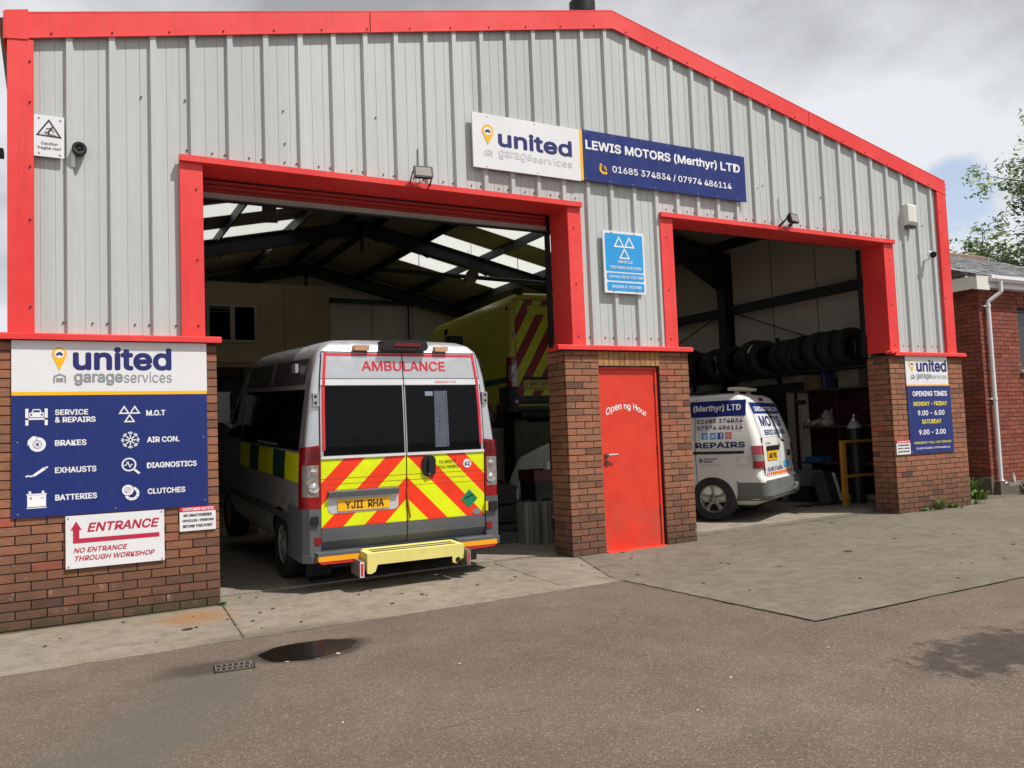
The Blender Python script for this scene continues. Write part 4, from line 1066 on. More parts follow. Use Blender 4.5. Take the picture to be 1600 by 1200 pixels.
DUC = [(.33, .93, .12, 4.90), (.42, .99, .03, 4.95), (.50, 1.01, .0, 4.96), (.80, 1.025, .0, 4.96), (1.1, 1.025, .0, 4.85), (1.22, 1.02, .0, 4.55), (1.42, 1.003, .008, 4.2), (1.75, .965, .035, 3.85), (2.05, .925, .068, 3.52), (2.22, .89, .092, 3.28), (2.31, .85, .11, 3.10), (2.37, .79, .15, 2.95), (2.41, .68, .22, 2.75), (2.43, .45, .38, 2.5)]
def ducato(name, label, loc, rz, pitch, style, ext=0.0):
    """panel van; local frame: x right, y forward from the rear face, z up, origin on the ground below the rear face"""
    zt = lambda z: z if z <= 1.4 else 1.4+(z-1.4)*(1.30 if ext else 1.0)
    D_ = [(zt(a_), b_, c_, d_+ext) for a_, b_, c_, d_ in DUC]; ZD = zt(2.285)
    hw = lambda z: lerp([(a[0], a[1]) for a in D_], z); yr = lambda z: lerp([(a[0], a[2]) for a in D_], z)
    ax = .95
    t = thing(name, label, 'ambulance', rz=rz, rx=pitch)
    a = Vector((0, ax, 0)); rot = Matrix.Rotation(rz, 3, 'Z') @ Matrix.Rotation(pitch, 3, 'X')
    t.location = Vector(loc)+Matrix.Rotation(rz, 3, 'Z') @ a-rot @ a
    rear = lambda o: (lambda x, z: (x, yr(z)-o, z))
    side = lambda o, s=-1: (lambda y, z: (s*(hw(z)+o), y, z))
    amb = style == 'silver'
    paint = M('silver_paint', '#c4c7ca', .32, metal=.62, coat=.1, var=.03) if amb else M('yellow_paint', '#c9c54a', .4, coat=.2, var=.1)
    b = loft_body(D_).build('body', [paint, MBLK], t, sharp=28)
    cut_arches(b, (ax, ax+3.0+ext), .36, .405, 1.025, MBLK)
    if amb:  # grey sill band
        pass
    # rear doors: two skins standing a little proud of the body, dark gap between
    zs = [.41+(ZD-.41)*k/24 for k in range(25)]
    ew = lambda z: lerp([(.4, .862), (1.3, .862), (zt(1.75), .855), (zt(2.0), .845), (ZD, .815)], z)
    doors = []
    for s in (-1, 1):
        mb = MB()
        def skin(z0, z1, o, m, e0=.006, e1=0.0, mb=mb, s=s):
            zz = sorted(set([z0, z1]+[z for z in zs if z0 < z < z1]))
            for za, zb_ in zip(zz[:-1], zz[1:]):
                q = [(s*e0, yr(za)-o, za), (s*(ew(za)-e1), yr(za)-o, za), (s*(ew(zb_)-e1), yr(zb_)-o, zb_), (s*e0, yr(zb_)-o, zb_)]
                mb.add(q, [(0, 1, 2, 3) if s > 0 else (3, 2, 1, 0)], m, True)
        if amb:
            skin(.41, .615, .020, 2); skin(.615, 1.267, .012, 1); skin(1.267, 1.292, .024, 3, .006, .0); skin(1.292, 1.968, .008, 0); skin(1.968, 2.024, .022, 3); skin(2.034, 2.285, .012, 0)  # upper bright strip is the rib's highlight put into colour, lower one is trim
            for z, h in ((1.075, .004), (1.022, .004), (.968, .003)): skin(z, z+h, .0135, 4)
        else:
            skin(.45, .615, .010, 2); skin(.615, ZD, .012, 1)
            for z, h in ((1.30, .006), (2.10, .006), (2.17, .006), (1.08, .004)): skin(z, z+h, .0135, 4)
        chev = mat_chevron('chevron_orange', '#ee3a1c', '#dbe80f', .212, 1.267) if amb else mat_chevron('chevron_crimson', '#8e1226', '#c3cf1e', .20, 2.55, 0.0, .6)
        d = mb.build('rear_door', [paint, chev, MPLAST if amb else MDPL, M('bright_trim_highlight', '#d3d5d7', .3), M('panel_crease', '#a8452a', .6)], t); doors.append(d)
    mb = MB()
    for za, zb_ in zip(zs[:-1], zs[1:]):
        for c_, w in ((0, .007),):
            mb.add([(-w, yr(za)-.006, za), (w, yr(za)-.006, za), (w, yr(zb_)-.006, zb_), (-w, yr(zb_)-.006, zb_)], [(0, 1, 2, 3)])
        for s in (-1, 1):
            mb.add([(s*ew(za), yr(za)-.003, za), (s*(ew(za)+.012), yr(za)-.003, za), (s*(ew(zb_)+.012), yr(zb_)-.003, zb_), (s*ew(zb_), yr(zb_)-.003, zb_)], [(0, 1, 2, 3) if s > 0 else (3, 2, 1, 0)])
    mb.add([(x, yr(z)-.003, z) for x, z in ((-.82, ZD), (.82, ZD), (.82, ZD+.012), (-.82, ZD+.012))], [(0, 1, 2, 3)])
    mb.build('door_gap', MBLK, t)
    # lamps wrapped round the rear corners
    for s in (-1, 1):
        mb = MB(); n = 10
        def P(k, z, o):
            u = k/n; h = hw(z)
            if u < .5: return (s*(.868+(h-.868-.05)*u*2), yr(z)-o, z)
            v = (u-.5)*2; tt = v*math.pi/2
            return (s*(h-.05+(.05+o)*math.sin(tt)), yr(z)+.05-(.05+o)*math.cos(tt)+(.06*v*v), z)
        for z0, z1, m in ((.80, .915, 0), (.915, 1.215, 1), (1.215, 1.40, 0)):
            for i in range(6):
                za, zb_ = z0+(z1-z0)*i/6, z0+(z1-z0)*(i+1)/6
                top = lambda z, k: z if z < 1.38 else z-.02*k/n
                q = []
                for k in range(n):
                    fs_ = [(P(k, za, .022)), (P(k+1, za, .022)), (P(k+1, top(zb_, k+1), .022)), (P(k, top(zb_, k), .022))]
                    mm = m if m == 0 or 1 <= k <= 7 else 0
                    mb.add(fs_, [(0, 1, 2, 3) if s > 0 else (3, 2, 1, 0)], mm, True)
        for z in (.80, 1.40):
            mb.add([P(k, z-(.02*k/n if z > 1 else 0), .022) for k in range(n+1)]+[P(k, z-(.02*k/n if z > 1 else 0), -.02) for k in range(n, -1, -1)], [list(range(2*n+2))], 0)
        tl = mb.build('tail_light', [MLRED, MLCLR], t)
        mb = MB(); c_ = (s*.935, -.024, 1.00); mb.lathe([(.052, 0), (.05, -.006), (.042, -.003), (.034, -.008), (.026, -.004), (.018, -.010), (0, -.012)], c_, (0, 1, 0), n=20).mark(); mb.lathe([(.03, 0), (.02, -.005), (0, -.006)], (s*.935, -.024, 1.15), (0, 1, 0), n=16)
        mb.build('bulb_reflector', M('chrome_reflector', '#dcdcdc', .12, metal=.9), tl)
        mb = MB()
        for k in range(9): mb.box(s*.872, s*1.005, -.0255, -.021, 1.225+.018*k, 1.230+.018*k)
        mb.build('lens_ribs', M('lens_red_dark', '#6e0a12', .2), tl)
    # bumper corners
    pl = MPLAST if amb else MDPL
    for s in (-1, 1):
        mb = MB()
        for z0, z1 in ((.37, .80),):
            pts = [(s*.872, -.03), (s*.98, -.035), (s*1.035, .02), (s*1.045, .10), (s*1.045, ax-.43), (s*1.0, ax-.43), (s*1.0, .05), (s*.872, .05)]
            mb.prism(pts if s > 0 else pts[::-1], 'z', z0, z1, smooth=True)
        mb.prism([(s*.872, -.05), (s*.97, -.055), (s*1.04, .0), (s*1.05, .10), (s*1.05, ax-.43), (s*1.0, ax-.43), (s*1.0, .05), (s*.872, .05)], 'z', .30, .375)
        mb.build('bumper_corner', pl, t)
        mb = MB(); mb.box(s*.875, s*.935, -.040, -.028, .470, .535); mb.build('reflector', MLRED, t)
        if amb:
            mb = MB(); mb.box(s*.90, s*.965, -.055, -.03, .655, .735) if s < 0 else mb.box(.905, .99, -.06, -.03, .655, .745); mb.build('bump_stop', MBLK, t)
            mb = MB(); mb.box(.862, .885, -.048, -.026, .655, .75)
            if s > 0: mb.build('yellow_catch', M('catch_yellow', '#d8c422', .5), t)
    mb = MB(); mb.box(-.87, .87, -.02, .05, .33, .405); mb.build('rear_valance', MDPL, t)
    for k, s in enumerate((-1, 1)):
        for z in ((1.83, .62) if amb else (1.83,)):
            mb = MB(); mb.rbox(s*.865, s*.925, yr(z)-.030, yr(z)+.02, z-.062, z+.062, .012) if z > 1 else None
            if z > 1:
                for dz in (-.03, .03): mb.cyl((s*.90, yr(z)-.032, z+dz), (s*.90, yr(z)-.028, z+dz), .014, n=10, m=1)
                mb.build('hinge', [M('hinge_grey', '#a9acae', .4, metal=.4), MBLK], t)
    # wheels, underside
    for s in (-1, 1):
        for y in (ax, ax+3.0+ext): wheel(t, s*.90, y, .345, .21, s, 'steel')
    mb = MB(); mb.box(-.72, .72, .15, 4.6, .20, .34); mb.cyl((-.8, ax, .345), (.8, ax, .345), .06, n=10); mb.build('chassis', MBLK, t)
    yfr = lambda z: lerp([(a[0], a[3]) for a in D_], z)
    mb = MB()
    for k in range(8):
        za, zb_ = 1.28+.86*k/8, 1.28+.86*(k+1)/8; mb.add([(x, yfr(z)+.008, z) for x, z in ((.66, za), (-.66, za), (-.62, zb_), (.62, zb_))], [(0, 1, 2, 3)], 0, True)
    mb.build('windscreen', MGLS2, t)
    for s in (-1, 1):
        mb = MB()
        for k in range(6):
            za, zb_ = 1.36+.5*k/6, 1.36+.5*(k+1)/6; mb.add([(s*(hw(z)+.005), y, z) for y, z in ((3.05+ext, za), (yfr(za)-.35, za), (yfr(zb_)-.35, zb_), (3.05+ext, zb_))], [(0, 1, 2, 3) if s < 0 else (3, 2, 1, 0)], 0, True)
        mb.build('cab_window', MGLS2, t)
        mb = MB(); mb.add([(x, 4.90+ext+.062-.1*abs(x-s*.55), z) for x, z in ((s*.72, .78), (s*.46, .78), (s*.46, 1.02), (s*.72, 1.02))], [(0, 1, 2, 3) if s > 0 else (3, 2, 1, 0)]); mb.build('headlight', MLCLR, t)
    # mirrors
    for s in (-1, 1):
        mb = MB(); mb.rbox(s*1.04, s*1.20, 3.62+ext, 3.74+ext, 1.55, 1.95, .03, ax='y'); mb.cyl((s*.95, 3.7+ext, 1.45), (s*1.12, 3.68+ext, 1.58), .03, n=8); mb.build('mirror', M('mirror_shell', '#b9bbbd', .4) if amb else MBLK, t)
    if amb:
        # windows of the rear doors
        for s in (-1, 1):
            mb = MB(); e0, e1 = .018, .030; n = 8; z0, z1 = 1.296, 1.962
            for k in range(n):
                za, zb_ = z0+(z1-z0)*k/n, z0+(z1-z0)*(k+1)/n
                q = [(s*e0, yr(za)-.014, za), (s*(ew(za)-e1), yr(za)-.014, za), (s*(ew(zb_)-e1), yr(zb_)-.014, zb_), (s*e0, yr(zb_)-.014, zb_)]
                mb.add(q, [(0, 1, 2, 3) if s > 0 else (3, 2, 1, 0)], 0, True)
            w = mb.build('rear_window', M('privacy_glass', '#080b0c', .06, spec=.14, var=.05), t)
            # red edge stripe
            mb = MB()
            for za, zb_ in zip(zs[:-1], zs[1:]):
                if za < 1.29: continue
                o = .026 if 1.93 < za < 2.05 else .0155
                q = [(s*(ew(za)-.045), yr(za)-o, za), (s*(ew(za)-.018), yr(za)-o, za), (s*(ew(zb_)-.018), yr(zb_)-o, zb_), (s*(ew(zb_)-.045), yr(zb_)-o, zb_)]
                mb.add(q, [(0, 1, 2, 3) if s > 0 else (3, 2, 1, 0)])
            q = [(s*.006, yr(2.255)-.0156, 2.255), (s*(ew(2.255)-.02), yr(2.255)-.0156, 2.255), (s*(ew(2.28)-.02), yr(2.28)-.0156, 2.280), (s*.006, yr(2.28)-.0156, 2.280)]
            mb.add(q, [(0, 1, 2, 3) if s > 0 else (3, 2, 1, 0)])
            mb.build('red_stripe', MPRED, t)
        # what shows through the right-hand glass
        mb = MB(); 
        for k in range(12):
            za, zb_ = 1.335+.57*k/12, 1.335+.57*(k+1)/12; mb.add([rear(.0152)(.315+.01*(za-1.335)/.57, za), rear(.0152)(.445, za), rear(.0152)(.455, zb_), rear(.0152)(.315+.01*(zb_-1.335)/.57, zb_)], [(0, 1, 2, 3)]); mb.add([rear(.0152)(.449, za), rear(.0152)(.465, za), rear(.0152)(.472, zb_), rear(.0152)(.456, zb_)], [(0, 1, 2, 3)])
        mb.build('interior_pillar', M('grey_pillar', '#4e5260', .4), t)
        mb = MB()
        for k, r in ((1.64, .006), (1.69, .004), (1.60, .009), (1.56, .006), (1.52, .009), (1.49, .004)): poly(mb, ring(.37, k, r, 8), rear(.0165))
        mb.build('pillar_holes', MBLK, t)
        mb = MB(); poly(mb, [(.225, 1.855), (.31, 1.855), (.31, 1.90), (.225, 1.90)], rear(.0155)); mb.build('interior_label', M('paper', '#7b8796', .5), t)
        # lettering
        mb = MB(); text(mb, 'AMBULANCE', -.425, .465, 2.108, 2.206, rear(.017), bold=.014); text(mb, 'EMERGENCY EXIT', .34, .58, 1.985, 2.008, rear(.0245), bold=0); mb.build('lettering', MPRED, t)
        mb = MB(); text(mb, 'TO OPEN', .35, .50, 1.17, 1.20, rear(.017), bold=.004); text(mb, 'PULL HANDLE', .345, .575, 1.118, 1.148, rear(.017), bold=.004); stroke(mb, [(.525, 1.168), (.525, 1.205)], .005, rear(.017)); poly(mb, [(.513, 1.195), (.537, 1.195), (.525, 1.21)], rear(.0172)); mb.build('handle_lettering', MBLKT, t)
        mb = MB(); poly(mb, ring(.665, 1.155, .046), rear(.017)); mb.build('number_disc', MWT, t)
        mb = MB(); text(mb, '62', .634, .697, 1.130, 1.178, rear(.019), bold=.03); mb.build('number_lettering', MNAVYT, t)
        mb = MB(); poly(mb, [(.59, .79), (.685, .695), (.78, .79), (.685, .885)], rear(.016)); mb.build('green_diamond', M('hazard_green', '#0f7f58', .4), t)
        mb = MB(); stroke(mb, [(.635, .795), (.735, .832)], .013, rear(.0175)); mb.build('cylinder_symbol', MBLKT, t)
        mb = MB(); poly(mb, ring(.765, .652, .032, 20, 1.4), rear(.017)); mb.build('oval_badge', M('badge_grey', '#8f9a9c', .3, metal=.4), t)
        # handle on the right-hand door
        mb = MB(); mb.rbox(.165, .308, -.032, -.010, 1.045, 1.255, .055); mb.build('handle_recess', MBLK, t)
        mb = MB(); mb.rbox(.222, .252, -.056, -.03, 1.085, 1.235, .013); mb.cyl((.237, -.038, 1.07), (.237, -.031, 1.07), .010, n=12, m=1); mb.build('handle', [MBLK, MSILV], t)
        # plate recess on the left-hand door
        mb = MB(); mb.rbox(-.80, -.092, -.016, -.010, .745, .958, .05); mb.build('plate_recess', M('recess_silver', '#c3c6c9', .35, metal=.2), t)
        mb = MB(); mb.prism([(-.012, .962), (-.052, .950), (-.052, .905), (-.016, .898)], 'x', -.80, -.092); mb.build('plate_lamp_bar', M('lamp_bar_grey', '#4b4d50', .5), t)
        mb = MB(); mb.box(-.705, -.185, -.024, -.017, .765, .876); pt = mb.build('number_plate', MPLATE, t)
        mb = MB(); text(mb, 'YJII', -.635, -.455, .783, .857, flat(-.027), bold=.014); text(mb, 'RHA', -.405, -.245, .783, .857, flat(-.027), bold=.014); mb.build('plate_lettering', MBLKT, pt)
        # high level brake light and amber lamps
        z = 2.36
        mb = MB(); mb.prism([(-.215, 2.31), (.245, 2.31), (.265, 2.34), (.245, 2.40), (.20, 2.415), (-.17, 2.415), (-.215, 2.40), (-.235, 2.34)], 'y', .02, .24); hb = mb.build('brake_light_housing', MBLK, t)
        mb = MB(); mb.box(-.105, .18, .012, .022, 2.352, 2.386); mb.build('brake_lens', M('brake_lens_dark', '#6c0d1a', .2), hb)
        for x0, x1 in ((-.50, -.345), (.355, .50)):
            mb = MB(); mb.rbox(x0, x1, .055, .16, 2.308, 2.358, .008); mb.build('amber_lamp', M('amber_lamp', '#c79a76', .3), t)
        # bumper bar, reflective strips and yellow step
        for s in (-1, 1):
            x0, x1 = s*.50, s*.93
            mb = MB(); mb.box(x0, x1, -.14, .03, .372, .398); mb.build('bumper_bar', MPLAST, t)
            mb = MB(); mb.box(x0, x1, -.152, -.08, .325, .370); mb.build('reflective_strip', M('strip_orange', '#f0a412', .4), t)
            mb = MB(); mb.prism([(x0, .325), (x1, .325), (x1-s*.03, .300), (x0, .295)], 'y', -.148, -.08); mb.build('reflective_strip', MPRED, t)
        st = MB(); st.prism([(-.53, .395), (.46, .395), (.46, .30), (.42, .235), (.385, .21), (.34, .225), (.335, .285), (-.43, .285), (-.45, .225), (-.49, .205), (-.53, .21)], 'y', -.345, -.332)
        st.box(-.53, .46, -.332, -.05, .383, .395); st.box(-.53, -.518, -.332, -.05, .23, .383); st.box(.448, .46, -.332, -.05, .25, .383)
        st = st.build('rear_step', M('step_yellow', '#ddd27a', .5, dirt=.12), t)
        mb = MB(); mb.box(-.46, .40, -.29, -.25, .3955, .399); mb.box(-.46, .40, -.20, -.16, .3955, .399); mb.build('tread_strip', M('grip_tape', '#4a4638', .9), st)
        mb = MB(); mb.lathe([(0, -.004), (.026, -.004), (.028, .001)], (.395, -.345, .245), (0, 1, 0), n=14); mb.build('step_hole', MBLK, st)
        for s, x in ((-1, -.56), (1, .50)):
            mb = MB(); mb.box(x-.03 if s < 0 else x, x if s < 0 else x+.045, -.325, -.05, .175, .325); sb = mb.build('step_bracket', M('bracket_steel', '#7f7872', .5, metal=.4), t)
            mb = MB(); mb.box(x-.036, x+.004, -.332, -.326, .178, .32) if s < 0 else mb.box(x+.002, x+.04, -.331, -.326, .2, .31); mb.box(x-.028, x-.004, -.335, -.331, .19, .308, 1) if s < 0 else mb.box(x+.012, x+.03, -.333, -.330, .215, .295, 1)
            mb.build('marker_plate', [MWHITE if s < 0 else M('dull_plate', '#8a807c', .5), MPRED], sb)
        mb = MB(); mb.box(.55, .66, -.22, -.1, .2, .30); mb.build('tow_block', MBLK, t)
        mb = MB(); mb.tube([(.0, -.02, .93), (.005, -.024, .80), (.02, -.026, .70), (.03, -.026, .645)], .008, 6); mb.build('door_strap', M('strap_orange', '#9a4a28', .8), t)
        # left side: dark glazing, raised upper panels, checker band
        sd = side(.004)
        mb = MB()
        def strip(y0, y1, z0, z1, o, m, s=-1):
            n = 6
            for k in range(n):
                za, zb_ = z0+(z1-z0)*k/n, z0+(z1-z0)*(k+1)/n
                q = [(s*(hw(za)+o), y0, za), (s*(hw(za)+o), y1, za), (s*(hw(zb_)+o), y1, zb_), (s*(hw(zb_)+o), y0, zb_)]
                mb.add(q, [(3, 2, 1, 0) if s > 0 else (0, 1, 2, 3)], m, True)
        for s in (-1, 1):
            mb = MB(); strip(.22, 2.95, 1.345, 1.93, .004, 0, s); mb.build('side_glazing', MGLS2, t)
            mb = MB(); strip(.10, .112, .82, 2.26, .003, 0, s); strip(.17, .18, .82, 2.2, .003, 0, s); strip(1.62, 1.632, .45, 2.26, .006, 0, s); strip(.12, 3.1, 1.335, 1.343, .005, 0, s); mb.build('panel_seam', MBLK, t)
            mb = MB(); strip(.25, 1.55, 1.985, 2.235, .008, 0, s); mb.mark(); strip(1.70, 2.95, 1.985, 2.235, .008, 0, s); mb.build('upper_panel', M('dark_panel', '#4a4d50', .35, coat=.2), t)
            mb = MB(); strip(.112, .72, 1.035, 1.315, .004, 0, s); mb.mark(); strip(1.24, 1.95, 1.035, 1.315, .004, 0, s); mb.mark(); strip(2.45, 3.0, 1.035, 1.315, .004, 0, s); mb.build('yellow_check', M('check_yellow', '#d5e012', .4), t)
            mb = MB(); strip(.72, 1.24, 1.035, 1.315, .004, 0, s); mb.mark(); strip(1.95, 2.45, 1.035, 1.315, .004, 0, s); mb.build('green_check', M('check_green', '#1d4038', .45), t)
            mb = MB(); strip(.5, 3.7, .62, .70, .014, 0, s); mb.build('side_moulding', MPLAST, t)
        mb = MB(); mb.box(-.935, -.965, .50, .64, 2.10, 2.19); mb.build('side_lamp', M('scene_lamp', '#9da09f', .3), t)
        mb = MB(); mb.tube([(-1.02, 1.15, 1.37), (-1.045, 1.25, 1.37), (-1.045, 1.9, 1.37), (-1.02, 1.95, 1.37)], .012, 8); mb.build('grab_rail', M('rail_grey', '#77797a', .4, metal=.5), t)
        mb = MB(); mb.box(-.86, -.60, ax-.38, ax-.34, .05, .30); mb.box(-.84, -.62, ax-.55, ax-.36, .02, .05); mb.build('mud_flap', MBLK, t)
    else:
        # yellow ambulance: green and yellow side stripes, plate, upper white sticker shape
        mb = MB()
        for s in (-1, 1):
            for y0, y1, z0, z1, m in ((.1, 1.35, 1.02, 1.30, 0), (.1, 3.2, .88, 1.0, 1)):
                mb.mark()
                mb.add([(s*(hw(z)+.005), y, z) for y, z in ((y0, z0), (y1, z0), (y1, z1), (y0, z1))], [(0, 1, 2, 3) if s < 0 else (3, 2, 1, 0)], m)
        mb.build('side_stripe', [M('reflective_yellow', '#c4c81e', .4), M('stripe_green', '#12573f', .45)], t)
        mb = MB(); mb.rbox(-.74, -.09, -.022, -.010, .72, .985, .03); mb.box(-.74, -.09, -.04, -.02, .93, .985, 1); mb.build('plate_recess', [M('recess_yellow', '#a89f3e', .4), MBLK], t)
        mb = MB(); mb.box(-.66, -.14, -.030, -.023, .80, .91); p_ = mb.build('number_plate', M('plate_yellow_dull', '#c9b04a', .4), t)
        mb = MB(); text(mb, 'KM57 KFE', -.60, -.20, .82, .89, flat(-.032), bold=.012); mb.build('plate_lettering', MBLKT, p_)
        mb = MB(); mb.rbox(-.74, -.60, .16, .30, 2.60, 2.80, .02); mb.build('blue_beacon', MBLK, t)
        mb = MB(); mb.box(.0, .5, .10, .2, 2.585, 2.63); mb.build('brake_light', MBLK, t)
        mb = MB(); mb.rbox(-.91, -.84, .25, .36, 2.36, 2.43, .01, ax='x').mark(); mb.rbox(-.92, -.84, 3.9, 4.1, 2.32, 2.46, .01, ax='x'); mb.build('side_lamp', MBLK, t)
        mb = MB()
        poly(mb, [(-.55, 2.32), (-.56, 2.43), (-.10, 2.43), (-.03, 2.52), (-.02, 2.2), (-.12, 2.26), (-.52, 2.26)], rear(.0145)); mb.build('sticker', M('reflective_yellow', '#c4c81e', .4), t)
    return t
amb = ducato('silver_ambulance', 'silver ambulance in the left bay with orange and yellow rear chevrons and yellow step', (1.775, -.01, .035), 0.0, R(3.0), 'silver')
yel = ducato('yellow_ambulance', 'yellow ambulance raised on the lift with crimson rear chevrons behind the silver one', (7.60, 6.4, 1.57), R(-5.0), 0.0, 'yellow', 2.2)

# the garage's own small van in the right bay
CAD = [(.22, .74, .22, 4.20), (.30, .84, .07, 4.30), (.38, .865, .03, 4.34), (.56, .875, .02, 4.36), (.62, .885, .075, 4.34), (.95, .895, .085, 4.15), (1.12, .885, .10, 3.75), (1.22, .870, .125, 3.45), (1.48, .820, .205, 3.0), (1.66, .775, .275, 2.72), (1.74, .735, .325, 2.55), (1.79, .66, .41, 2.4), (1.815, .45, .60, 2.2)]
def small_van(loc, rz):
    hw = lambda z: lerp([(a[0], a[1]) for a in CAD], z); yr = lambda z: lerp([(a[0], a[2]) for a in CAD], z)
    rear = lambda o: (lambda x, z: (x, yr(z)-o, z))
    sidel = lambda o: (lambda u, z: (-(hw(z)+o), -u, z))       # u runs from front (negative) to rear as read on the left side
    t = thing('white_van', 'white garage van in the right bay with navy lettering and phone numbers', 'van', loc, rz=rz)
    paint = M('white_paint', '#d9d8d2', .3, coat=.3, var=.04)
    b = loft_body(CAD, .10, .3).build('body', [paint, MBLK], t, sharp=26)
    cut_arches(b, (.78, 3.46), .32, .375, .885, MBLK)
    # bumper
    mb = MB(); pts = []
    for k in range(9):
        a_ = R(180+90*k/8); pts.append((-.72+.155*math.cos(a_), .115+.145*math.sin(a_)))
    pts = [(-.889, .42)]+pts+[(-p[0], p[1]) for p in pts[::-1]]+[(.889, .42), (.84, .42), (.84, .14), (-.84, .14), (-.84, .42)]
    mb.prism(pts, 'z', .35, .54, smooth=True); mb.prism([(x*.985, y+.015) for x, y in pts], 'z', .54, .565, smooth=True); mb.prism([(x*.985, y+.015) for x, y in pts], 'z', .315, .35, smooth=True); mb.prism([(x*.96, y+.05) for x, y in pts], 'z', .285, .315, smooth=True)
    mb.build('rear_bumper', M('van_bumper_grey', '#63645f', .6, var=.2), t)
    mb = MB()
    for y0, y1, z0, z1 in ((1.0, 1.008, .50, 1.74), (.30, 2.1, .945, .985)):
        n = 8
        for k in range(n):
            za, zb_ = z0+(z1-z0)*k/n, z0+(z1-z0)*(k+1)/n
            for s in (-1, 1): mb.add([(s*(hw(z)+.004), y, z) for y, z in ((y0, za), (y1, za), (y1, zb_), (y0, zb_))], [(0, 1, 2, 3) if s < 0 else (3, 2, 1, 0)], 0, True)
    mb.build('door_track', M('track_dark', '#2b2c2d', .5), t)
    mb = MB(); e = MB()
    band(e, [(-.40, .775), (-.23, .775), (-.23, .90), (-.40, .90)], [(-.395, .78), (-.235, .78), (-.235, .895), (-.395, .895)], sidel(.003)); e.build('fuel_flap', M('flap_line', '#8a8a86', .5), t)
    for s in (-1, 1):
        mb = MB(); n = 8
        def P(k, z, o):
            u = k/n
            if u < .45: return (s*(.745+(hw(z)-.10-.745)*u/.45), yr(z)-o, z)
            a_ = (u-.45)/.55*math.pi/2; return (s*(hw(z)-.10+(.10+o)*math.sin(a_)), yr(z)+.10-(.10+o)*math.cos(a_), z)
        for z0, z1, m in ((.735, .835, 0), (.835, .925, 1), (.925, 1.05, 0)):
            for k in range(n):
                q = [P(k, z0, .02), P(k+1, z0, .02), P(k+1, z1, .02), P(k, z1, .02)]; mb.add(q, [(0, 1, 2, 3) if s > 0 else (3, 2, 1, 0)], m, True)
        for z in (.735, 1.05): mb.add([P(k, z, .02) for k in range(n+1)]+[P(k, z, -.02) for k in range(n, -1, -1)], [list(range(2*n+2))], 0)
        mb.build('tail_light', [MLRED, MLCLR], t)
    # rear doors: gaps, window film and lettering
    mb = MB()
    zz = [.62+(1.70-.62)*k/20 for k in range(21)]
    for za, zb_ in zip(zz[:-1], zz[1:]):
        for xa, w in ((-.70, .004), (.70, .004), (.10, .004)): mb.add([rear(.003)(x, z) for x, z in ((xa-w, za), (xa+w, za), (xa+w, zb_), (xa-w, zb_))], [(0, 1, 2, 3)])
    mb.build('door_gap', MBLK, t)
    def patch(x0, x1, z0, z1, o, mb, n=8):
        for k in range(n):
            za, zb_ = z0+(z1-z0)*k/n, z0+(z1-z0)*(k+1)/n; mb.add([rear(o)(x, z) for x, z in ((x0, za), (x1, za), (x1, zb_), (x0, zb_))], [(0, 1, 2, 3)], 0, True)
        return mb
    patch(-.64, .64, 1.16, 1.66, .004, MB()).build('window_film', M('film_white', '#d7d8dc', .35), t)
    patch(-.655, .655, 1.50, 1.665, .0065, MB(), 3).build('film_band', MNAVY, t)
    mb = MB(); text(mb, 'LEWIS MOTORS LTD', -.56, .60, 1.535, 1.605, rear(.010), bold=.02); mb.build('film_lettering', MWT, t)
    mb = MB(); text(mb, "MOT'S", -.50, .55, 1.31, 1.47, rear(.0075), bold=.03); text(mb, 'SERVICE & REPAIRS', -.48, .58, 1.185, 1.265, rear(.0075), bold=.016)
    text(mb, '01685 374834', -.58, .20, .675, .735, rear(.006), bold=.012); mb.build('door_lettering', MNAVYT, t)
    mb = MB(); text(mb, 'Caddy', -.56, -.30, 1.055, 1.085, rear(.006), bold=.01); mb.build('badge', MBLKT, t)
    mb = MB(); patch(-.55, .06, .965, 1.035, .012, mb, 2); mb.build('handle_recess', MBLK, t)
    mb = MB(); patch(-.53, -.03, .83, .96, .010, mb, 2); p_ = mb.build('number_plate', MPLATE, t)
    mb = MB(); text(mb, 'LM02 WEJ', -.49, -.07, .855, .935, rear(.0125), bold=.014); mb.build('plate_lettering', MBLKT, p_)
    mb = MB(); patch(.28, .60, .70, .80, .006, mb, 2); mb.build('blue_sticker', M('sticker_blue', '#5aa0cf', .4), t)
    mb = MB(); patch(-.68, .66, .605, .665, .006, mb, 2); mb.build('marker_band', MWHITE, t)
    mb = MB()
    for k in range(14):
        x = -.66+.095*k; mb.add([rear(.0085)(a_, z) for a_, z in ((x, .607), (x+.045, .607), (x+.075, .664), (x+.03, .664))], [(0, 1, 2, 3)])
    mb.build('marker_stripes', MPRED, t)
    mb = MB(); patch(-.36, .55, .618, .655, .011, mb, 2); mb.build('amber_strip', M('amber_strip', '#f0b32a', .4), t)
    mb = MB(); mb.box(-.07, .09, yr(1.70)-.02, yr(1.70)+.06, 1.695, 1.735); mb.build('brake_light', MLRED, t)
    mb = MB(); mb.tube([(.13, .0, 1.10), (.11, .07, 1.13), (.10, yr(1.3)-.03, 1.3), (.02, yr(1.55)-.03, 1.55)], .013, 6); mb.tube([(.14, .03, 1.10), (.20, .06, 1.10)], .022, 8); mb.build('wiper', MBLK, t)
    mb = MB(); mb.rbox(.50, .58, .045, .09, .86, .95, .015); mb.build('door_handle', MBLK, t)
    for z in (.70, 1.12):
        mb = MB(); mb.cyl((-.735, yr(z)-.006, z-.035), (-.735, yr(z)-.006, z+.035), .013, n=8); mb.build('hinge', MBLK, t)
    # left side livery
    n = 6; mb = MB()
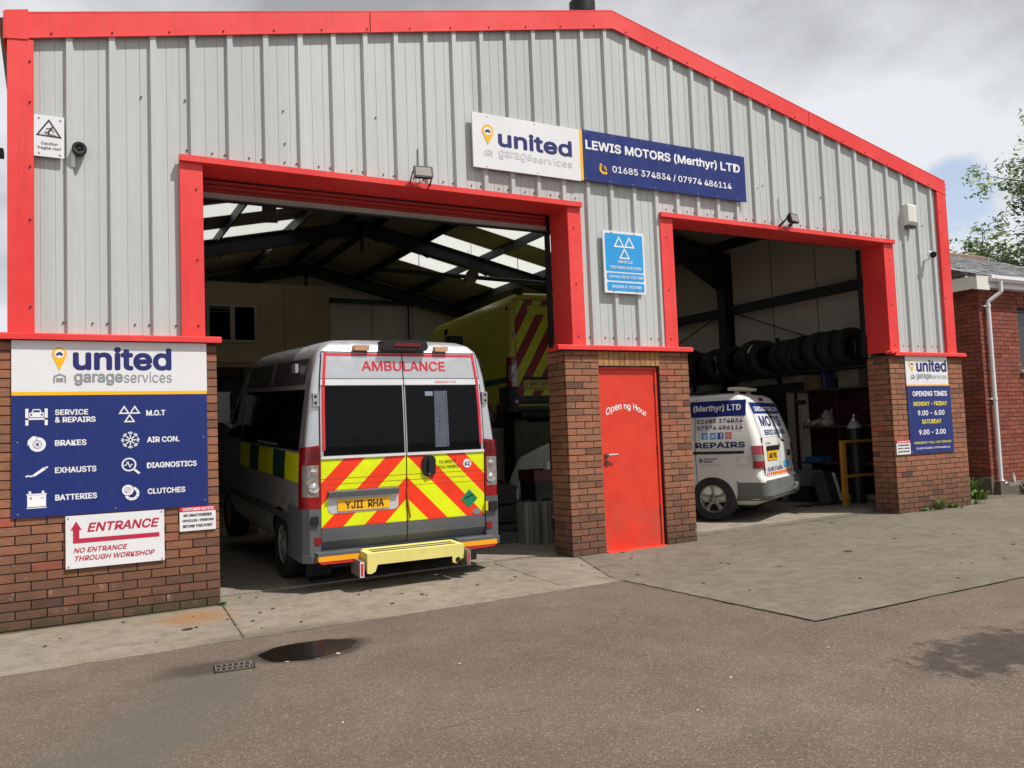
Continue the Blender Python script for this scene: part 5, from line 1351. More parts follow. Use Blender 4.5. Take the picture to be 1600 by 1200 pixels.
    for z0, z1 in ((1.475, 1.705),):
        for k in range(n):
            za, zb_ = z0+(z1-z0)*k/n, z0+(z1-z0)*(k+1)/n; mb.add([sidel(.003)(u, z) for u, z in ((-2.3, za), (-.27, za), (-.27, zb_), (-2.3, zb_))], [(0, 1, 2, 3)], 0, True)
    mb.build('side_band', MNAVY, t)
    sl_ = sidel(.006)
    mb = MB(); text(mb, 'LEWIS MOTORS', -2.22, -1.12, 1.55, 1.64, sl_, bold=.024); text(mb, '(Merthyr) LTD', -1.04, -.34, 1.535, 1.65, sl_, bold=.024); mb.build('band_lettering', MWT, t)
    mb = MB(); text(mb, '01685 374834', -.98, -.31, 1.385, 1.445, sl_, bold=.016); text(mb, '07974 486114', -.98, -.31, 1.29, 1.35, sl_, bold=.016); text(mb, '& REPAIRS', -1.16, -.28, 1.03, 1.115, sl_, bold=.03); text(mb, "MOT'S", -2.1, -1.06, 1.17, 1.43, sl_, bold=.03); text(mb, 'SERVICE', -2.05, -1.25, 1.03, 1.115, sl_, bold=.03)
    mb.build('side_lettering', MNAVYT, t)
    mb = MB(); text(mb, 'approved', -.885, -.70, .862, .892, sl_, bold=.008); text(mb, 'garages', -.885, -.755, .822, .852, sl_, bold=.008); text(mb, 'Your Trusted Local Garage Network', -.97, -.63, .785, .797, sl_, bold=0); band(mb, ring(-.93, .858, .030, 18), ring(-.93, .858, .022, 18), sl_); poly(mb, ring(-.93, .858, .012, 12), sl_); mb.build('garage_badge', MNAVYT, t)
    for k, (u, c_) in enumerate(((-.86, '#3f9fd8'), (-.74, '#5fa9dc'), (-.63, '#2f62b0'), (-.515, '#d0455a'))):
        mb = MB(); mb.add([sidel(.004)(u+a_, z) for a_, z in ((-.045, 1.155), (.045, 1.155), (.045, 1.25), (-.045, 1.25))], [(0, 1, 2, 3)]); ap = mb.build('app_icon', M(f'icon_{["sky","azure","blue","coral"][k]}', c_, .4), t)
        mb = MB(); s6 = sidel(.007)
        if k == 0: mot_mark2 = [(u, 1.235), (u-.03, 1.20), (u+.03, 1.20)]; poly(mb, mot_mark2[::-1], s6); poly(mb, [(u-.015, 1.17), (u+.015, 1.17), (u+.015, 1.195), (u-.015, 1.195)], s6)
        elif k == 1: poly(mb, [(u-.03, 1.22), (u-.015, 1.18), (u+.012, 1.18), (u+.03, 1.225), (u+.005, 1.225), (u-.005, 1.205)], s6)
        elif k == 2: text(mb, 'f', u-.005, u+.03, 1.158, 1.24, s6, bold=.03)
        else: band(mb, ring(u, 1.2025, .032, 16), ring(u, 1.2025, .024, 16), s6); band(mb, ring(u, 1.2025, .014, 12), ring(u, 1.2025, .008, 12), s6)
        mb.build('icon_mark', MWT, ap)
    for s in (-1, 1):
        for y in (.78, 3.46): wheel(t, s*.795, y, .315, .20, s, 'alloy')
    mb = MB(); mb.box(-.6, .6, .3, 4.0, .18, .30); mb.build('chassis', MBLK, t)
    yf = lambda z: lerp([(a[0], a[3]) for a in CAD], z)
    def fpatch(x0, x1, z0, z1, o, mb, n=6):
        for k in range(n):
            za, zb_ = z0+(z1-z0)*k/n, z0+(z1-z0)*(k+1)/n; mb.add([(x, yf(z)+o, z) for x, z in ((x1, za), (x0, za), (x0, zb_), (x1, zb_))], [(0, 1, 2, 3)], 0, True)
        return mb
    fpatch(-.52, .52, 1.14, 1.70, .006, MB()).build('windscreen', MGLS2, t)
    for s in (-1, 1):
        fpatch(s*.42, s*.60, .66, .90, .012, MB()).build('headlight', MLCLR, t)
        mb = MB()
        for k in range(5):
            za, zb_ = 1.15+.42*k/5, 1.15+.42*(k+1)/5; mb.add([(s*(hw(z)+.004), y, z) for y, z in ((2.12, za), (3.15-.9*(za-1.15), za), (3.15-.9*(zb_-1.15), zb_), (2.12, zb_))], [(0, 1, 2, 3) if s < 0 else (3, 2, 1, 0)], 0, True)
        mb.build('side_window', MGLS2, t)
    fpatch(-.40, .40, .50, .66, .012, MB()).build('grille', MBLK, t)
    # roof: bars and folded beacon board
    mb = MB()
    for y in (.95, 1.9): mb.mark().rbox(-.62, .62, y-.03, y+.03, 1.825, 1.85, .008)
    for s in (-1, 1): mb.cyl((s*.60, .7, 1.835), (s*.60, 2.3, 1.835), .016, n=8)
    mb.build('roof_bars', MBLK, t)
    mb = MB(); mb.rbox(-.42, .42, .46, .64, 1.855, 1.905, .02, ax='x'); mb.box(-.3, -.26, .52, .58, 1.79, 1.86); mb.box(.26, .3, .52, .58, 1.79, 1.86); mb.build('beacon_bar', M('beacon_cream', '#c9c3ab', .4), t)
    # tow ball
    mb = MB(); mb.cyl((.25, .15, .40), (.25, -.10, .40), .03, n=10); mb.lathe([(0, .07), (.03, .055), (.034, .03), (.025, .0), (.02, -.02)], (.25, -.10, .42), (0, 0, 1), n=14); mb.box(.20, .30, -.06, .0, .36, .44); mb.rbox(.36, .48, -.08, -.02, .36, .46, .01); mb.build('tow_ball', MSILV, t)
    return t
van = small_van((8.06, .95, .083), R(28.5))

# ------------------------------------------------------------------ inside the workshop
# office on legs at the back left
O = thing('office_room', 'cream site office raised on legs at the back left of the workshop', 'office')
MOF = M('cream_office_panel', '#9c8a69', .6, var=.12, scale=1.2, dirt=.06)
mb = MB(); y0, y1 = 9.62, 12.6
mb.box(-1.5, 1.40, y0, y0+.05, 3.12, 4.72); mb.box(2.40, 3.92, y0, y0+.05, 3.12, 4.72); mb.box(1.40, 2.40, y0, y0+.05, 4.30, 4.72); mb.box(1.40, 2.40, y0, y0+.05, 3.12, 3.52)
mb.box(3.88, 3.93, y0+.05, y1, 3.12, 4.72); mb.box(-1.5, 3.93, y0, y1, 4.72, 4.76); mb.box(-1.5, 3.93, y0+.06, y1, 3.02, 3.118)
mb.build('panel_wall', MOF, O)
for x in (2.95, 0.9): MB().box(x, x+.012, y0-.004, y0+.01, 3.14, 4.70).build('panel_joint', M('joint_brown', '#5a4d3a', .8), O)
for x in (-1.4, 2.12, 3.8): MB().box(x, x+.1, y0+.05, y0+.15, .03, 3.02).build('leg', MSTEEL, O)
wfr = MB()
for a in ((1.40, 2.40, 4.25, 4.30), (1.40, 2.40, 3.52, 3.57), (1.40, 1.46, 3.57, 4.25), (2.34, 2.40, 3.57, 4.25), (1.86, 1.95, 3.57, 4.25)): wfr.box(a[0], a[1], y0-.02, y0+.06, a[2], a[3])
wfr = wfr.build('window', M('upvc_grey', '#9b968a', .4), O)
MPANE = M('office_pane', '#06070a', .08, spec=.2, var=.05)
MB().box(1.46, 1.86, y0+.01, y0+.02, 3.57, 4.25).build('pane', MPANE, wfr); MB().box(1.95, 2.34, y0+.01, y0+.02, 3.57, 4.25).build('pane', MPANE, wfr)
mb = MB(); mb.box(1.46, 1.86, y0+.004, y0+.009, 4.14, 4.155); mb.box(1.46, 1.86, y0+.004, y0+.009, 4.20, 4.235); mb.build('blind', M('blind_grey', '#5c5c5a', .7), wfr)
MB().box(-1.5, 3.9, 12.0, 12.02, .03, 3.0).build('dark_void_sheet', MBLK, O)  # black sheet put in for the dark void below the office
MB().box(-.2, 2.1, 8.9, 9.6, 2.06, 2.10).build('awning', M('dull_grey_sheet', '#56564f', .6), O)
# strip lights and heater tube
def striplight(x, y, z, L, rz, label):
    t = thing('ceiling_light', label, 'ceiling light', (x, y, z), group='unlit strip lights under the workshop roof', rz=rz)
    mb = MB(); mb.prism([(-.08, 0), (.08, 0), (.12, -.05), (.12, -.14), (-.12, -.14), (-.12, -.05)], 'x', -L/2, L/2) ; mb.build('casing', M('light_casing', '#75756d', .5), t)
    mb = MB(); mb.box(-L/2+.03, L/2-.03, -.10, .10, -.147, -.142); mb.build('diffuser', M('dull_diffuser', '#8e8e86', .4), t)
    mb = MB()
    for s in (-.35, .35): mb.cyl((s*L, 0, 0), (s*L, 0, .55), .006, n=6)
    mb.build('hanger', MSTEEL, t)
striplight(6.15, 7.2, 4.72, .8, R(70), 'grey strip light hanging over the raised yellow ambulance')
striplight(.92, 7.2, 4.46, .6, R(80), 'grey strip light hanging by the left jamb of the left bay')
striplight(2.12, 7.05, 5.62, .8, R(75), 'grey strip light fixed up under the left rooflights')
t = thing('heater_tube', 'long dark heater tube slung under the roof above the yellow ambulance', 'heater tube')
mb = MB(); mb.cyl((4.7, 8.7, 5.02), (8.1, 7.1, 4.60), .045, n=12); mb.build('tube', M('tube_grey', '#3d3f42', .4, metal=.5), t)
mb = MB(); mb.cyl((5.5, 8.32, 4.95), (5.5, 8.32, 5.9), .008, n=6); mb.cyl((7.4, 7.43, 4.7), (7.4, 7.43, 5.5), .008, n=6); mb.build('hanger', MSTEEL, t)
# two-post lift carrying the yellow van
L = thing('vehicle_lift', 'dark two-post lift holding up the yellow ambulance', 'vehicle lift', (7.85, 8.6, .03), rz=R(-4.5))
for s in (-1, 1):
    mb = MB(); mb.box(s*1.42-.16, s*1.42+.16, -.14, .14, 0, 3.6); mb.build('post', M('lift_paint', '#2a2c33', .5, dirt=.2), L)
    for k in (-1, 1):
        mb = MB(); mb.tf = Matrix.Translation((s*1.3, 0, 1.68)) @ Matrix.Rotation(R(-s*k*52)+(math.pi if s > 0 else 0), 4, 'Z'); mb.box(0, 1.0, -.06, .06, 0, .09); mb.lathe([(.07, .09), (.07, .14), (0, .14)], (.95, 0, 0), (0, 0, 1), n=12); mb.build('arm', M('lift_paint', '#2a2c33'), L)
# cream lift arm under the silver ambulance
t = thing('lift_ramp', 'pale yellow lift arm with timber block under the silver ambulance', 'lift arm', (1.28, 5.6, .03), rz=R(4))
mb = MB(); mb.box(-.50, .12, -.10, .10, .14, .28); mb.box(-.15, .20, -.16, .16, .10, .145); mb.build('arm', M('arm_cream', '#b39a5a', .6, dirt=.2), t)
mb = MB(); mb.box(-.02, .18, -.14, .10, 0, .12); mb.box(.1, .24, -.17, -.08, .12, .2); mb.build('block', M('timber_block', '#8e734a', .8), t)
# tyres
def tyre(R_, w, label, loc, axis='z', tilt=(0, 0, 0), group=None):
    t = MB(); r = R_*.62
    t.lathe([(r, -w*.42), (r*1.03, -w*.5), (R_*.80, -w*.53), (R_*.94, -w*.48), (R_*.985, -w*.40), (R_*.99, -w*.26), (R_*.965, -w*.25), (R_*.965, -w*.22), (R_, -w*.21), (R_, -w*.03), (R_*.97, -w*.02), (R_*.97, w*.02), (R_, w*.03), (R_, w*.21), (R_*.965, w*.22), (R_*.965, w*.25), (R_*.99, w*.26), (R_*.985, w*.40), (R_*.94, w*.48), (R_*.80, w*.53), (r*1.03, w*.5), (r, w*.42), (R_*.80, w*.36), (R_*.9, 0), (R_*.80, -w*.36), (r, -w*.42)], (0, 0, 0), {'z': (0, 0, 1), 'y': (0, 1, 0)}[axis], n=40)
    o = t.build('tyre', MTYRE, sharp=30); o.location = loc; o.rotation_euler = tilt
    return tag(o, label, 'tyre', group)
for k, z in enumerate((.12, .355, .60)):
    o = tyre((.36, .355, .34)[k], .225, ('bottom tyre of the stack behind the silver ambulance', 'middle tyre of the stack behind the silver ambulance', 'top tyre of the stack, with a white sticker, behind the silver ambulance')[k], (3.83+(.0, .02, -.015)[k], 2.05, z+.03), group='tyres stacked behind the silver ambulance')
    if k == 2:
        mb = MB(); a0 = -.80
        for j in range(4):
            a, b = a0+.06*j, a0+.06*(j+1); mb.add([(.343*math.cos(a), .343*math.sin(a), -.07), (.343*math.cos(b), .343*math.sin(b), -.07), (.343*math.cos(b), .343*math.sin(b), .06), (.343*math.cos(a), .343*math.sin(a), .06)], [(0, 1, 2, 3)])
        mb.build('sticker', M('tyre_label', '#cfcfc8', .5), o)
rk = thing('tyre_rack', 'dark steel rack of horizontal bars holding tyres along the right wall', 'rack', (10.25, 3.2, 0))
for y in (-2.2, .2, 2.6): MB().box(.05, .45, y-.025, y+.025, 2.28, 2.33).box(.40, .45, y-.025, y+.025, 2.1, 3.05).build('bracket', MSTEEL, rk)
for x in (-.12, .18): MB().cyl((x, -2.4, 2.31), (x, 2.75, 2.31), .022, n=8).build('rail', MSTEEL, rk)
y = 5.55; rr = random.Random(2); k = 0
names = []
while y > 1.0:
    big = rr.random() < .3; R_ = rr.uniform(.335, .36) if big else rr.uniform(.30, .33); w = rr.uniform(.185, .215)
    names.append((y, R_, w)); y -= w*1.06+(.22 if len(names) % 3 == 0 else .03)
n = len(names)
for k, (y, R_, w) in enumerate(names):
    last = k >= n-1
    lab = 'tyre with a white and yellow label on the rack along the right wall' if k == n-7 else 'tyre at the near end of the rack, next to the red jamb' if last else 'black tyre in the row on the rack along the right wall'
    o = tyre(R_, w, lab, (10.25-.06*(k % 3 == 1)-(.10 if k in (n-3, n-7, n-11) else 0), y, 2.33+R_*.95), 'y', (0, rr.uniform(-3, 3), R(-12+rr.uniform(-4, 4)-(10 if k % 3 == 0 else 0))), 'tyres on the wall rack')
    if k == n-7:
        mb = MB(); a0 = math.pi*.70
        for j in range(6):
            a, b = a0+.09*j, a0+.09*(j+1); q = lambda t_, y_: (-(R_+.003)*math.cos(t_)*-1, y_, (R_+.003)*math.sin(t_))
            mb.add([q(a, -.03), q(a, .05), q(b, .05), q(b, -.03)], [(0, 1, 2, 3)], 1 if j < 1 else 0)
        mb.build('label', [M('tyre_label', '#cfcfc8'), M('label_yellow', '#d8c422', .5)], o)
# shelf unit along the right wall
MMAR = M('maroon_steel', '#3a1517', .5, dirt=.25, var=.3)
sh = thing('shelf_unit', 'dark maroon steel shelf unit full of parts against the right wall', 'shelving', (10.5, 1.85, .09))
for y in (-.9, -.02, .88):
    for x in (-.17, .19): MB().box(x-.02, x+.02, y-.02, y+.02, 0, 1.92).build('upright', MMAR, sh)
for z in (.62, 1.24, 1.88): MB().box(-.2, .21, -.92, .90, z, z+.03).build('shelf', M('worn_shelf', '#4b3c36', .6, dirt=.4), sh)
MB().box(.205, .212, -.9, .88, .1, 1.9).build('back_panel', MMAR, sh)
def misc_box(name, label, cat, loc, sx, sy, sz, col, rz=0, lid=True, rough=.5):
    t = thing(name, label, cat, loc, rz=rz)
    mb = MB(); mb.prism([(-sx/2+.01, -sy/2+.01), (sx/2-.01, -sy/2+.01), (sx/2, 0), (sx/2-.01, sy/2-.01), (-sx/2+.01, sy/2-.01), (-sx/2, 0)], 'z', 0, sz*(.86 if lid else 1)); mb.build('case', M(name+'_'+col[1:], col, rough, var=.25, dirt=.2), t)
    if lid: MB().rbox(-sx/2-.008, sx/2+.008, -sy/2-.008, sy/2+.008, sz*.86, sz, .02, ax='z').build('lid', M(name+'_lid_'+col[1:], col, rough), t)
    return t
misc_box('blue_case', 'flat bright blue case on the middle shelf', 'case', (10.38, 2.35, .745), .3, .34, .09, '#1f5c96')
misc_box('parts_box', 'brown cardboard box hanging off the top of the shelf unit', 'box', (10.40, 2.30, 2.0), .36, .30, .24, '#6b5a44')
misc_box('carton', 'pale carton on top of the shelf unit near the wall', 'box', (10.45, 1.55, 2.0), .34, .42, .28, '#7a766a')
misc_box('blue_folder', 'narrow blue box file standing on top of the shelf unit', 'box file', (10.36, 2.02, 2.0), .24, .07, .30, '#2c3a66')
t = thing('engine_part', 'bare alloy gearbox casting on the upper shelf', 'engine part', (10.40, 2.1, 1.36))
mb = MB(); mb.lathe([(.0, 0), (.13, .0), (.15, .05), (.11, .12), (.12, .16), (.07, .24), (.05, .27), (0, .27)], (0, .02, 0), n=16); mb.cyl((0, .06, .1), (-.08, .26, .05), .06, .05, n=12); mb.cyl((-.05, -.12, .05), (-.1, -.1, .22), .025, n=10); mb.build('casting', M('cast_alloy', '#a5a59f', .45, metal=.5, var=.4, scale=10), t)
mb = MB(); mb.cyl((-.1, -.18, .30), (-.06, -.08, .0), .018, n=8); mb.build('shaft', MSILV, t)
t = thing('alloy_housing', 'small pale alloy housing left of the gearbox casting on the shelf', 'engine part', (10.38, 2.48, 1.36))
mb = MB(); mb.rbox(-.09, .09, -.10, .10, 0, .10, .03); mb.cyl((-.05, 0, .05), (-.05, 0, .14), .05, n=12); mb.build('housing', M('cast_alloy', '#a5a59f'), t)
# sledge hammer hanging on the shelf end
t = thing('hammer', 'long handled hammer leaning on the front of the shelf unit', 'hammer', (10.18, 2.52, .95))
mb = MB(); mb.cyl((0, .02, 0), (.02, -.04, .82), .016, .014, n=10); mb.build('handle', M('ash_handle', '#8c7a54', .6), t)
mb = MB(); mb.rbox(-.035, .035, -.12, .07, .80, .88, .012, ax='y'); mb.build('head', M('hammer_head', '#3f4143', .5, metal=.5), t)
# gas cylinder
t = thing('gas_cylinder', 'dark gas cylinder with silver shoulder behind the yellow barrier', 'gas cylinder', (10.18, 1.40, .09))
mb = MB(); mb.lathe([(0, 0), (.115, .0), (.12, .03), (.12, 1.20), (.118, 1.22)], (0, 0, 0), n=24); mb.build('body', M('cylinder_dark', '#1c1f20', .45), t)
mb = MB(); mb.lathe([(.1195, 1.20), (.118, 1.22), (.095, 1.28), (.06, 1.32), (.05, 1.34)], (0, 0, 0), n=24); mb.build('shoulder', M('cylinder_silver', '#a9abab', .4, metal=.3), t)
mb = MB(); mb.lathe([(.048, 1.34), (.05, 1.38), (.02, 1.40), (.018, 1.45), (0, 1.45)], (0, 0, 0), n=16); mb.cyl((0, 0, 1.42), (.08, -.02, 1.42), .014, n=8); mb.build('valve', MSILV, t)
# yellow barrier
t = thing('barrier_rail', 'ochre yellow steel barrier with two rails beside the right jamb', 'barrier', (9.71, 1.27, .09))
MOC = M('barrier_ochre', '#b5822c', .5, dirt=.2)
MB().box(-.04, .04, -.03, .03, 0, 1.03).build('post', MOC, t); MB().box(.89, .95, -.03, .03, 0, 1.03).build('post', MOC, t)
for z in (.46, 1.01): MB().box(.04, .89, -.018, .018, z-.02, z+.025).build('rail', MOC, t)
mb = MB()
for k in range(9): mb.lathe([(0, -.004), (.008, -.003), (.009, .001)], (0, -.03, .08+.11*k), (0, 1, 0), n=8)
mb.build('bolt_holes', MBLK, t)
# clutter on the floor of the right bay
misc_box('grey_toolbox', 'upper pale grey plastic toolbox on the floor by the shelf unit', 'toolbox', (9.95, 2.30, .36), .30, .52, .26, '#6c7074')
misc_box('dark_toolbox', 'dark toolbox underneath the pale grey plastic toolbox', 'toolbox', (9.95, 2.30, .09), .34, .50, .26, '#24262a')
t = thing('parts_crate', 'black ribbed crate with white edging leaning by the yellow barrier', 'crate', (9.80, 1.62, .10), rz=R(20))
mb = MB(); mb.tf = Matrix.Rotation(R(-14), 4, 'X'); mb.rbox(-.24, .24, -.10, .10, 0, .52, .05); mb.build('body', M('crate_black', '#2b2e33', .5, var=.3), t)
mb = MB(); mb.tf = Matrix.Rotation(R(-14), 4, 'X')
for x in (.13, .20): mb.box(x, x+.02, -.115, -.102, .02, .48)
mb.build('edging', MWHITE, t)
t = thing('work_lamp', 'tangle of dark cable and bright metal fittings on the floor behind the van', 'cable', (9.35, 1.62, .095))
mb = MB(); pts = [(-.25+.5*k/24+.08*math.sin(k*1.3), .12*math.cos(k*.8), .012) for k in range(25)]; mb.tube(pts, .011, 6); mb.build('cable', MBLK, t)
t = thing('green_board', 'dull green board leaning behind the white van', 'board', (9.68, 2.55, .50), rz=R(30))
mb = MB(); mb.tf = Matrix.Rotation(R(-10), 4, 'X') @ Matrix.Rotation(R(8), 4, 'Y'); mb.box(-.13, .13, -.012, .012, -.40, .72); mb.build('panel', M('board_green', '#5c7560', .6, var=.2), t)
t = thing('wall_cabinet', 'black steel cabinet with a red sticker behind the white van', 'cabinet', (9.95, 3.35, .09))
mb = MB(); mb.rbox(-.3, .45, -.35, .35, 0, 1.90, .02, ax='z'); mb.build('body', M('cabinet_black', '#15161a', .5), t)
mb = MB(); mb.box(-.306, -.302, -.22, -.08, 1.55, 1.72); mb.build('sticker', M('dull_red_sticker', '#7a2428', .5), t)
mb = MB(); mb.box(-.306, -.302, -.25, -.08, 1.32, 1.45); mb.build('notice', M('dull_notice', '#4a4d48', .5), t)
# cases and trays inside the left bay
def jerry(x, y, rz, label, tag_=False):
    t = thing('jerry_case', label, 'container', (x, y, .045), group='grey plastic cases by the middle pier', rz=rz)
    mb = MB(); mb.rbox(-.105, .105, -.13, .13, .0, .50, .04, ax='x') if False else mb.rbox(-.105, .105, -.15, .15, 0, .50, .035, ax='z'); mb.rbox(-.085, .085, -.13, .13, .50, .515, .03, ax='z'); mb.build('body', M('case_grey', '#77776f', .5, var=.25, dirt=.35), t)
    mb = MB(); mb.box(-.012, .012, -.153, -.149, .02, .49); mb.box(-.07, -.06, -.1525, -.148, .03, .48); mb.box(.06, .07, -.1525, -.148, .03, .48); mb.build('ribs', M('case_rib', '#5e5e58', .5), t)
    mb = MB(); mb.tube([(-.05, 0, .515), (-.05, 0, .54), (.05, 0, .54), (.05, 0, .515)], .012, 6); mb.build('handle', MBLK, t)
    if tag_:
        mb = MB(); mb.box(-.0, .085, -.160, -.157, .16, .34); mb.box(-.0, .085, -.161, -.1575, .32, .345, 1); mb.build('data_label', [MBLK, MWHITE], t)
jerry(3.93, 1.30, R(-6), 'grey plastic case, the left of the pair by the middle pier'); jerry(4.14, 1.20, R(-4), 'grey plastic case with a black label against the middle pier', True)
t = thing('drip_tray', 'dark metal tray on the floor in front of the tyre stack', 'tray', (3.76, 1.62, .045), rz=R(-10))
mb = MB(); mb.prism([(-.20, -.14), (.20, -.14), (.20, .14), (-.20, .14)], 'z', 0, .02); 
for a in ((-.21, .21, -.15, -.135), (-.21, .21, .135, .15)): mb.box(a[0], a[1], a[2], a[3], 0, .15)
for a in ((-.21, -.195), (.195, .21)): mb.box(a[0], a[1], -.135, .135, 0, .15)
mb.build('pan', M('tray_grey', '#3c4240', .5, dirt=.3), t)
mb = MB(); mb.tube([(-.12, -.155, .13), (-.12, -.17, .19), (.12, -.17, .19), (.12, -.155, .13)], .008, 6); mb.build('handle', MSTEEL, t)
t = thing('tool_trolley', 'dark red tool trolley with a mug on top behind the middle pier', 'trolley', (4.98, 2.55, .045))
mb = MB(); mb.rbox(-.34, .34, -.22, .22, .16, .86, .02, ax='z'); mb.build('cabinet', M('trolley_black', '#120e0e', .5), t)
mb = MB(); mb.box(-.35, .35, -.23, .23, .70, .86); mb.box(.12, .3, -.1, .1, .86, 1.3); mb.build('top_drawer', M('trolley_red', '#4a1216', .45), t)
for x in (-.02, .2): 
    mb = MB(); mb.box(x, x+.06, -.236, -.231, .74, .82); mb.build('label', M('label_ochre', '#8a7030', .5), t)
MB().box(.14, .2, -.106, -.101, 1.16, 1.24).build('label', M('label_ochre', '#8a7030'), t)
for x in (-.28, .28):
    for y in (-.16, .16): MB().cyl((x-.02, y, .07), (x+.02, y, .07), .07, n=14).build('castor', MBLK, t)
o = MB(); o.lathe([(.045, 0), (.05, .01), (.05, .11), (.046, .11), (.046, .012), (0, .012)], (0, 0, 0), n=20); o.tube([(-.05, 0, .09), (-.085, 0, .08), (-.085, 0, .035), (-.05, 0, .025)], .008, 6)
o = o.build('mug', M('mug_white', '#c9c9c4', .25)); o.location = (4.83, 2.30, .907); tag(o, 'white mug standing on the red tool trolley', 'mug')
o = MB(); o.lathe([(.055, 0), (.058, .02), (.045, .22), (.03, .27), (0, .28)], (0, 0, 0), n=20); o.cyl((.02, 0, .24), (.12, -.02, .36), .016, n=10); o.tube([(-.04, 0, .24), (-.09, 0, .2), (-.08, 0, .08), (-.05, 0, .05)], .008, 6)
o = o.build('oil_can', MSILV); o.location = (5.04, 2.33, .907); tag(o, 'bright metal oil can with a spout on the red tool trolley', 'oil can')

# ------------------------------------------------------------------ neighbouring building
N = thing('brick_building', 'red brick building with slate roof and white gutter to the right', 'building')
mb = MB(); bx = 12.90
wz = 3.80
brick_face(mb, (bx, .85, 0), (1, 0, 0), 1.145, .27, wz, (0, -1, 0), 77, 0); brick_face(mb, (14.05, .85, 0), (1, 0, 0), 1.30, .27, 2.19, (0, -1, 0), 78, 0); brick_face(mb, (14.05, .85, 0), (1, 0, 0), 1.30, 3.36, wz, (0, -1, 0), 80, 0)
brick_face(mb, (15.35, .85, 0), (1, 0, 0), 3.0, .27, wz, (0, -1, 0), 81, 0)
brick_face(mb, (bx, 3.9, 0), (0, -1, 0), 3.03, .30, wz, (-1, 0, 0), 79, 0)
mb.box(bx+.01, 14.05, .86, 1.2, 0, wz, 1); mb.box(14.05, 15.35, .86, 1.2, 0, 2.18, 1); mb.box(14.05, 15.35, .86, 1.2, 3.37, wz, 1); mb.box(15.35, 18.3, .86, 1.2, 0, wz, 1); mb.box(bx+.01, bx+.3, 1.2, 7.2, 0, wz, 1)
mb.build('brickwork', [MB2, MMORT], N)
mb = MB(); mb.prism([(.845, .0), (.72, .0), (.72, .20), (.80, .27), (.845, .27)], 'x', bx+.25, 18.3); mb.box(bx-.09, bx-.002, .80, 4.0, 0, .36); mb.box(bx+.0, bx+.26, .70, .845, 0, .30); mb.build('plinth', M('stone_plinth', '#5f564b', .9, var=.3, bump=.4), N)
fr = MB()
for a in ((14.05, 15.35, 3.30, 3.36), (14.05, 15.35, 2.24, 2.30), (14.05, 14.11, 2.30, 3.30), (15.29, 15.35, 2.30, 3.30), (14.67, 14.73, 2.30, 3.30)): fr.box(a[0], a[1], .93, 1.0, a[2], a[3])
fr = fr.build('window', M('window_brown', '#3a3734', .5), N)
MB().box(14.11, 15.29, .96, .97, 2.30, 3.30).build('pane', M('window_pane', '#2c2e31', .1, spec=.4), fr)
MB().box(14.0, 15.4, .79, .99, 2.185, 2.235).build('sill', MWHITE, fr)
mb = MB(); ry, rz0, rz1 = 4.1, 3.86, 5.22
mb.prism([(.66, rz0), (ry, rz1), (7.6, rz0), (7.6, rz0-.04), (ry, rz1-.06), (.66, rz0-.05)], 'x', bx-.34, 18.6)
g = G('slate_roof'); p = g.pos()
bt = g.new('ShaderNodeTexBrick', {'Vector': g.map(p, (1, 1, 1)), 'Scale': 1.0, 'Mortar Size': .012, 'Brick Width': .32, 'Row Height': .19, 'Bias': 0.0, 'Color1': (*lin('#8a8b8d'), 1), 'Color2': (*lin('#5c5e61'), 1), 'Mortar': (*lin('#2b2c2d'), 1)})
c = g.mix(g.ramp(g.noise(5, p, 6, .65), [(.5, 0), (.7, .5)]), bt.outputs[0], lin('#6b6a5a'))
g.set(col=c, rough=.75); g.bump(g.math('ADD', bt.outputs[1], g.math('MULTIPLY', g.noise(9, p), .8)), .9, .03)
MSLATE = g.m
rf = mb.build('roof', MSLATE, N)
mb = MB(); rr = random.Random(9); sl0 = (rz1-rz0)/(ry-.66)
for r_ in range(18):            # uneven slates laid on the front slope
    y = .64+r_*.193
    x = bx-.36-(.16 if r_ % 2 else 0)
    while x < 18.5:
        w = rr.uniform(.29, .335); z = rz0+(y-.66)*sl0; h = rr.uniform(.008, .022); dx = rr.uniform(-.01, .01)
        mb.box(x+.006, x+w-.004, 0, .01, 0, .01) if False else mb.add([(x+.004, y+dx, z+h), (x+w-.004, y+dx*.5, z+h+rr.uniform(-.006, .006)), (x+w-.004, y+.205, z+.2*sl0+.004), (x+.004, y+.205, z+.2*sl0+.004), (x+.004, y+dx, z), (x+w-.004, y+dx*.5, z)], [(0, 1, 2, 3), (4, 5, 1, 0)], rr.choice((0, 0, 1, 2)))
        x += w
mb.build('slates', [M('slate_mid', '#77797b', .7, var=.3, scale=7), M('slate_dark', '#606264', .7, var=.3, scale=7), M('slate_light', '#8b8c8c', .7, var=.3, scale=7)], rf)
mb = MB()
for k in range(18):
    x = bx-.36+.33*k; mb.prism([(ry-.13, rz1-.05), (ry-.12, rz1+.03), (ry, rz1+.085), (ry+.12, rz1+.03), (ry+.13, rz1-.05)], 'x', x+.004, x+.326)
mb.build('ridge_tiles', M('ridge_brown', '#7b6253', .8, var=.25, scale=4), rf)
mb = MB(); mb.box(bx-.30, 18.5, .70, .73, 3.66, 3.85); mb.box(bx-.30, 18.5, .73, .87, 3.66, 3.68); mb.build('fascia', MWHITE, N)
mb = MB(); mb.box(bx-.33, bx-.304, .70, 4.0, 3.62, 3.84); mb.box(bx-.30, bx, .74, 4.0, 3.72, 3.74); mb.prism([(bx-.336, 3.60), (bx+.02, 3.60), (bx+.02, 3.84), (bx-.336, 3.855)], 'y', .645, .695); mb.build('soffit_box', M('aged_white', '#d8d6cc'), N)
mb = MB(); pr = [(.70, 3.86), (.59, 3.86), (.59, 3.80), (.62, 3.755), (.67, 3.755), (.70, 3.80)]
